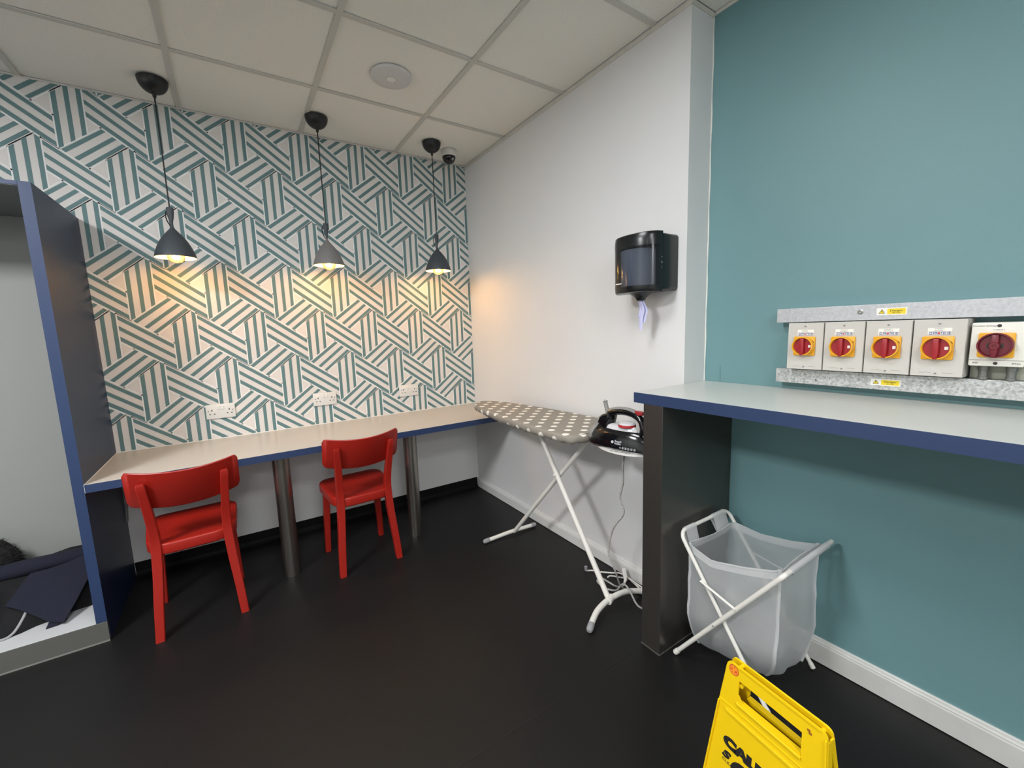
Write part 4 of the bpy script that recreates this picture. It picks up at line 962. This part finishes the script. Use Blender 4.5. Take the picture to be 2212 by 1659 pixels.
b = MB(); b.box((0.128, y1, 1.143), (RX - 0.0005, y0 + 0.003, 1.1822)); b.build('back_spacer', mat('beige_spacer', rgb(165, 165, 150), 0.6), t, o0)

# ------------------------------------------------------------------ laundry hamper
XN, XFAR = -0.262, 0.086
t = thing('laundry_hamper', 'folding white tube hamper with a sheer white bag against the teal wall', 'laundry basket', (-0.09, -2.3, 0))
o0 = (-0.09, -2.3, 0)
def uframe(yf, yt, zt, xn, xf, r, rad, ext=0.0):
    d = Vector((0, yt - yf, zt)).normalized(); P = []
    foot = lambda x: Vector((x, yf, r)); top = lambda x: Vector((x, yt, zt))
    P.append(foot(xn)); P.append(top(xn) - d * rad * 1.5)
    for k in range(1, 7):
        a = PI / 2 * k / 7; P.append(top(xn) - d * rad * (1 - math.sin(a)) + Vector((rad * (1 - math.cos(a)), 0, 0)))
    P.append(top(xn) + Vector((rad, 0, 0))); P.append(top(xf) - Vector((rad, 0, 0)))
    for k in range(1, 7):
        a = PI / 2 * k / 7; P.append(top(xf) - d * rad * (1 - math.cos(a)) - Vector((rad * (1 - math.sin(a)), 0, 0)))
    P.append(top(xf) - d * rad * 1.5); P.append(foot(xf))
    return P
PA = uframe(-2.462, -2.112, 0.518, XN + 0.012, XFAR, 0.009, 0.035)
b = MB(); b.tube(PA, 0.0075, 12); fa = b.build('tube_frame', M_white_enamel, t, o0, smooth=50)
PB = uframe(-2.116, -2.490, 0.528, XN - 0.004, XFAR + 0.018, 0.0105, 0.016)
b = MB(); b.tube(PB, 0.0085, 14); fb = b.build('tube_frame', M_white_enamel, t, o0, smooth=50)
for f_, P, r in ((fa, PA, 0.0075), (fb, PB, 0.0092)):
    for a, c in ((P[0], P[1]), (P[-1], P[-2])):
        d_ = (a - c).normalized(); b = MB(); b.tube([a - d_ * 0.018, a - d_ * 0.014, a + d_ * 0.003, a + d_ * 0.006], [r + .0004, r + .0014, r + .0014, r * .6], 12); b.build('end_cap', M_white_enamel, f_, o0, smooth=40)
for xx in (XN + 0.002, XFAR + 0.008):
    b = MB(); a, c = Vector((xx, -2.210, 0.366)), Vector((xx - 0.012 if xx < 0 else xx + 0.012, -2.348, 0.336)); b.tube([a, c], 0.0062, 8, flat=0.45); b.tube([c + Vector((-0.006, 0, 0)), c + Vector((0.006, 0, 0))], 0.0045, 10); b.build('stay_link', M_white_enamel, t, o0, smooth=40)
for xa, xb in ((XN - 0.016, XN + 0.018), (XFAR - 0.008, XFAR + 0.03)):
    b = MB(); b.tube([(xa, -2.272, 0.226), (xb, -2.272, 0.226)], 0.003, 10); b.build('pivot_rivet', M_grey_plastic, t, o0, smooth=40)
def bagring(v, off=0.0):
    # v: 0 rim .. 1 bottom
    cors = [((-0.236, -2.138), (-0.168, -2.130)), ((0.066, -2.150), (0.045, -2.150)), ((0.062, -2.470), (0.058, -2.450)), ((-0.232, -2.468), (-0.112, -2.400))]
    k = max(0.0, (v - 0.62) / 0.38) ** 1.6
    C4 = [(a[0] + (c[0] - a[0]) * k, a[1] + (c[1] - a[1]) * k) for a, c in cors]
    ring = []; N = 14
    for i in range(4):
        a, c = Vector(C4[i]), Vector(C4[(i + 1) % 4]); pr, nx_ = Vector(C4[i - 1]), Vector(C4[(i + 2) % 4])
        rad = 0.022 + 0.03 * k
        for q in range(N):
            s_ = q / N; p = a + (c - a) * s_
            L_ = (c - a).length; dd_ = min(s_, 1 - s_) * L_
            cen2 = Vector((-0.085, -2.31))
            if dd_ < rad: p = p + (cen2 - p).normalized() * (rad - dd_) * 0.35
            n_ = (c - a).normalized(); n_ = Vector((n_.y, -n_.x))
            if n_.dot(p - cen2) < 0: n_ = -n_
            bulge = 0.012 * math.sin(PI * s_) * math.sin(PI * min(1, v * 1.1)) - (0.010 * math.sin(PI * s_) if v < 0.3 and i in (0, 2) else 0) * (1 - v / 0.3 if v < 0.3 else 0)
            wr = 0.010 * noise.noise(Vector((p.x * 11, p.y * 11, v * 6))) * min(1, v * 4) * (1 - 0.7 * max(0, (v - 0.6) / 0.4))
            p = p + n_ * (bulge + wr + off)
            # rim height along the perimeter
            zr = {0: interp(s_, (0, 0.5, 1), (0.480, 0.474, 0.482)), 1: interp(s_, (0, .35, .7, 1), (0.482, 0.472, 0.490, 0.518)), 2: 0.522, 3: interp(s_, (0, .35, .7, 1), (0.522, 0.482, 0.452, 0.480))}[i]
            zb_ = 0.022 + 0.030 * (1 if i == 1 or (i == 2 and s_ < .6) else 0) * 0.6
            z = zr + (zb_ - zr) * v + (0.004 * noise.noise(Vector((p.x * 20, p.y * 20, 9))) if v > 0.9 else 0)
            ring.append((p.x, p.y, z))
    return ring
b = MB(); lv = [0, 0.03, 0.07, 0.12, 0.18, 0.25, 0.33, 0.41, 0.5, 0.58, 0.66, 0.74, 0.81, 0.87, 0.92, 0.96, 1.0]; RR = [bagring(v) for v in lv]
R = b.loft(RR, cap=False); cb = Vector((-0.06, -2.27, 0.03)); last = RR[-1]
r2_ = [tuple(Vector(p) + (cb - Vector(p)) * 0.5 - Vector((0, 0, 0.006))) for p in last]
V2 = [b.bm.verts.new(p) for p in r2_]
nn_ = len(last)
for i in range(nn_): b.bm.faces.new((R[-1][i], R[-1][(i + 1) % nn_], V2[(i + 1) % nn_], V2[i]))
b.bm.faces.new(V2)
bag = b.build('bag', M_bag, t, o0, smooth=80, label='sheer white nylon bag')
b = MB(); b.loft([bagring(0.0, 0.0015), bagring(0.065, 0.0015)], cap=False); b.loft([bagring(0.0, 0.0005), bagring(0.0, 0.0035), bagring(0.012, 0.0035)], cap=False); b.build('rim_hem', M_hem, bag, o0, smooth=80)
for ci in (3, 0, 2):
    b = MB(); idx = ci * 14
    stp = [RR[k][idx] for k in range(len(RR))]; b.tube(stp, 0.0062, 6, flat=0.5); b.build('seam', M_hem, bag, o0, smooth=80)
def tab(x0, x1, ybar, zbar, rr_, ring_y, z_r):
    b = MB(); rings = []
    prof = [(ring_y - 0.002, z_r - 0.02), (ybar - rr_ * 1.1, zbar - 0.004)] + [(ybar - rr_ * math.cos(a), zbar + rr_ * math.sin(a)) for a in [PI * k / 8 for k in range(9)]] + [(ybar + rr_ * 1.0, zbar - 0.004), (ring_y + 0.003, z_r - 0.02)]
    rings = [[(x, y, z) for y, z in prof] for x in (x0, (x0 + x1) / 2, x1)]
    b.loft(rings, closed=False, cap=False); return b.build('hanging_tab', M_hem, bag, o0, smooth=80)
tab(-0.222, -0.155, -2.112, 0.518, 0.0095, -2.135, 0.48)
tab(-0.035, 0.055, -2.112, 0.518, 0.0095, -2.140, 0.48)
b = MB(); pb = [(-0.222 + 0.285 * k / 12, -2.490, 0.528) for k in range(13)]; b.tube(pb, [0.0098 + 0.0005 * math.sin(k * 1.9) for k in range(13)], 14, cap=False); b.build('bar_sleeve', M_hem, bag, o0, smooth=60)
tab(-0.225, 0.055, -2.490, 0.528, 0.0098, -2.470, 0.522)

# ------------------------------------------------------------------ caution sign
TS = Vector((-0.815, -2.7085, 0.600)); US = Vector((-0.13216, -0.99123, 0)); NS = Vector((-0.99123, 0.13216, 0))
th = math.radians(6.0); DS = NS * math.sin(th) - Vector((0, 0, 1)) * math.cos(th); FN = NS * math.cos(th) + Vector((0, 0, 1)) * math.sin(th)
t = thing('caution_sign', 'yellow folding floor sign reading CAUTION standing in the foreground', 'sign', (-0.80, -2.71, 0))
o0 = (-0.80, -2.71, 0)
def SM(nor, dn, top, u):        # matrix: x along u, y up the panel, z out of the face
    y = -dn
    return Matrix(((u.x, y.x, nor.x, top.x), (u.y, y.y, nor.y, top.y), (u.z, y.z, nor.z, top.z), (0, 0, 0, 1)))
LEN = 0.6005 / math.cos(th)
def edge(tv): return 0.0985 + 0.093 * tv
def panel_mesh(m, flip=1):
    b = MB()
    n = 5; r = 0.012
    out = [(-edge(0) + r - r * math.cos(a), -r + r * math.sin(a)) for a in [PI / 2 * k / n for k in range(n + 1)]]
    out += [(-x, y) for x, y in out[::-1]]
    e = edge(LEN)
    out += [(e, -LEN), (e - 0.035, -LEN), (e - 0.05, -LEN + 0.03), (-e + 0.05, -LEN + 0.03), (-e + 0.035, -LEN), (-e, -LEN)]
    hole = [(-0.068, -0.029), (0.058, -0.031), (0.060, -0.068), (-0.058, -0.074), (-0.068, -0.066)]
    # face with hole via bridging strips: left, right, top, bottom pieces
    TH = 0.004
    def pc(poly): b.prism(poly, 2, -TH, 0.0, mtx=m)
    top_l = [p for p in out[:n + 1]]; top_r = [p for p in out[n + 1:2 * n + 2]]
    pc(top_l + [(0.0, 0.0), (0.0, -0.030), (-0.068, -0.029), (-0.068, -0.070), (-0.068, -0.076), (-edge(0.076), -0.076)])
    pc([(0.0, 0.0)] + top_r + [(edge(0.076), -0.076), (0.062, -0.076), (0.060, -0.068), (0.058, -0.031), (0.0, -0.030)])
    pc([(-edge(0.076), -0.076), (-0.068, -0.076), (-0.058, -0.076), (0.062, -0.076), (edge(0.076), -0.076)] + out[2 * n + 2:])
    # small fillets of the slot
    b.prism([(-0.068, -0.060), (-0.055, -0.076), (-0.068, -0.076)], 2, -TH, 0, mtx=m)
    return b
m1 = SM(FN, DS, TS, US)
b = panel_mesh(m1)
# raised rim round the panel, slot lip and ridges
def rib(p, q, w_, h_=0.003): b.prism(strip(p, q, w_), 2, 0.0, h_, mtx=m1)
rib((-edge(0.1) + 0.0015, -0.1), (-edge(LEN) + 0.0015, -LEN), 0.003, 0.004); rib((edge(0.0) - 0.0015, -0.012), (edge(LEN) - 0.0015, -LEN), 0.003, 0.003)
rib((-edge(0.0) + 0.011, -0.0012), (edge(0.0) - 0.011, -0.0012), 0.0025, 0.002)
b.prism([(-0.091, -0.107), (0.088, -0.107), (0.088, -0.115), (-0.091, -0.115)], 2, 0.0, 0.0025, mtx=m1, bev=0.0018)
b.prism([(-0.069, -0.0765), (0.062, -0.0765), (0.062, -0.083), (-0.069, -0.083)], 2, 0.0, 0.0028, mtx=m1, bev=0.002)
b.prism([(-edge(.096), -0.0955), (edge(.096), -0.0955), (edge(.097), -0.0972), (-edge(.097), -0.0972)], 2, 0.0, 0.001, mtx=m1)
# turned back flange on the right and left edges, slot lip
for sgn in (-1, 1):
    b.prism([(sgn * edge(0.015), -0.015), (sgn * edge(LEN), -LEN), (sgn * (edge(LEN) - 0.003), -LEN), (sgn * (edge(0.015) - 0.003), -0.015)], 2, -0.014, -0.001, mtx=m1)
b.prism([(-0.066, -0.074), (0.060, -0.072), (0.060, -0.075), (-0.066, -0.077)], 2, -0.012, -0.001, mtx=m1)
fp = b.build('front_panel', M_sign, t, o0)
b = MB(); base = m1 @ Matrix.Translation((0, 0, 0.0003))
b.text('CAUTION', 0.03, base @ Matrix.Translation((0.0, -0.1765, 0)), ext=0.0002, offset=0.0029, fit=(0.176, 0.0250))
b.text('S', 0.03, base @ Matrix.Translation((-0.0768, -0.2065, 0)), ext=0.0002, offset=0.0024, shear=0.3, fit=(0.0215, 0.0180))
b.text('O', 0.03, base @ Matrix.Translation((-0.0440, -0.2175, 0)), ext=0.0002, offset=0.0022, shear=0.3, fit=(0.043, 0.039))
b.text('CLEANING', 0.0080, base @ Matrix.Translation((-0.060, -0.2215, 0)), ext=0.0002, fit=(0.052, 0.0058))
b.build('lettering', M_ink, fp, o0, recalc=False, label='black lettering', kind='stuff')
b = MB(); c_ = Vector((-0.0815, -0.0142, 0.0004))
def disc(r0, r1, seg, z, mi):
    for k in range(seg):
        a0, a1 = 2 * PI * k / seg, 2 * PI * (k + 1) / seg
        b.face([m1 @ (c_ + Vector((r * math.cos(a), r * math.sin(a), z))) for r, a in ((r0, a0), (r1, a0), (r1, a1), (r0, a1))], mi)
disc(0.0002, 0.0105, 30, 0.0, 0); disc(0.0098, 0.0110, 30, 0.0002, 1)
for a in (0.3, 1.35, 2.2, 3.3, 4.1, 4.9, 5.6):
    p, q = (0.003 * math.cos(a), 0.003 * math.sin(a)), (0.0092 * math.cos(a + .15), 0.0092 * math.sin(a + .15))
    b.face([m1 @ (c_ + Vector((x, y, 0.0002))) for x, y in strip(p, q, 0.0009)], 1)
b.face([m1 @ (c_ + Vector((x, y, 0.0003))) for x, y in strip((-0.0085, 0.001), (-0.003, -0.001), 0.0022)], 1); b.face([m1 @ (c_ + Vector((x, y, 0.0003))) for x, y in strip((0.003, -0.001), (0.0085, -0.001), 0.0022)], 1)
b.build('emblem', [M_orange, M_ink_r], fp, o0, recalc=False, label='round orange and red emblem')
b = MB(); b.box((0.066, -0.0185, 0.0), (0.071, -0.0150, 0.0012), mtx=m1); b.box((0.069, -0.0225, 0.0), (0.074, -0.0190, 0.0012), mtx=m1); b.build('hinge_mark', mat('brown_slot', rgb(140, 84, 20), 0.6), fp, o0)
DS2 = -NS * math.sin(th) - Vector((0, 0, 1)) * math.cos(th); FN2 = -NS * math.cos(th) + Vector((0, 0, 1)) * math.sin(th)
m2 = SM(FN2, DS2, TS - NS * 0.018 + Vector((0, 0, 0.002)) , -US)
b = panel_mesh(m2)
for sgn in (-1, 1):
    b.prism([(sgn * edge(0.015), -0.015), (sgn * edge(LEN), -LEN), (sgn * (edge(LEN) - 0.003), -LEN), (sgn * (edge(0.015) - 0.003), -0.015)], 2, -0.012, -0.001, mtx=m2)
b.prism([(-0.066, -0.074), (0.060, -0.072), (0.060, -0.075), (-0.066, -0.077)], 2, -0.012, -0.001, mtx=m2)
b.build('rear_panel', M_sign, t, o0)
for s_, tt_ in ((-0.072, -0.004), (0.084, -0.010), (-0.064, -0.040)):
    p = TS + US * s_ - DS * tt_; b = MB(); b.tube([p - NS * 0.003, p - NS * 0.017], 0.0042, 10); b.build('hinge_peg', M_sign, t, o0, smooth=40)
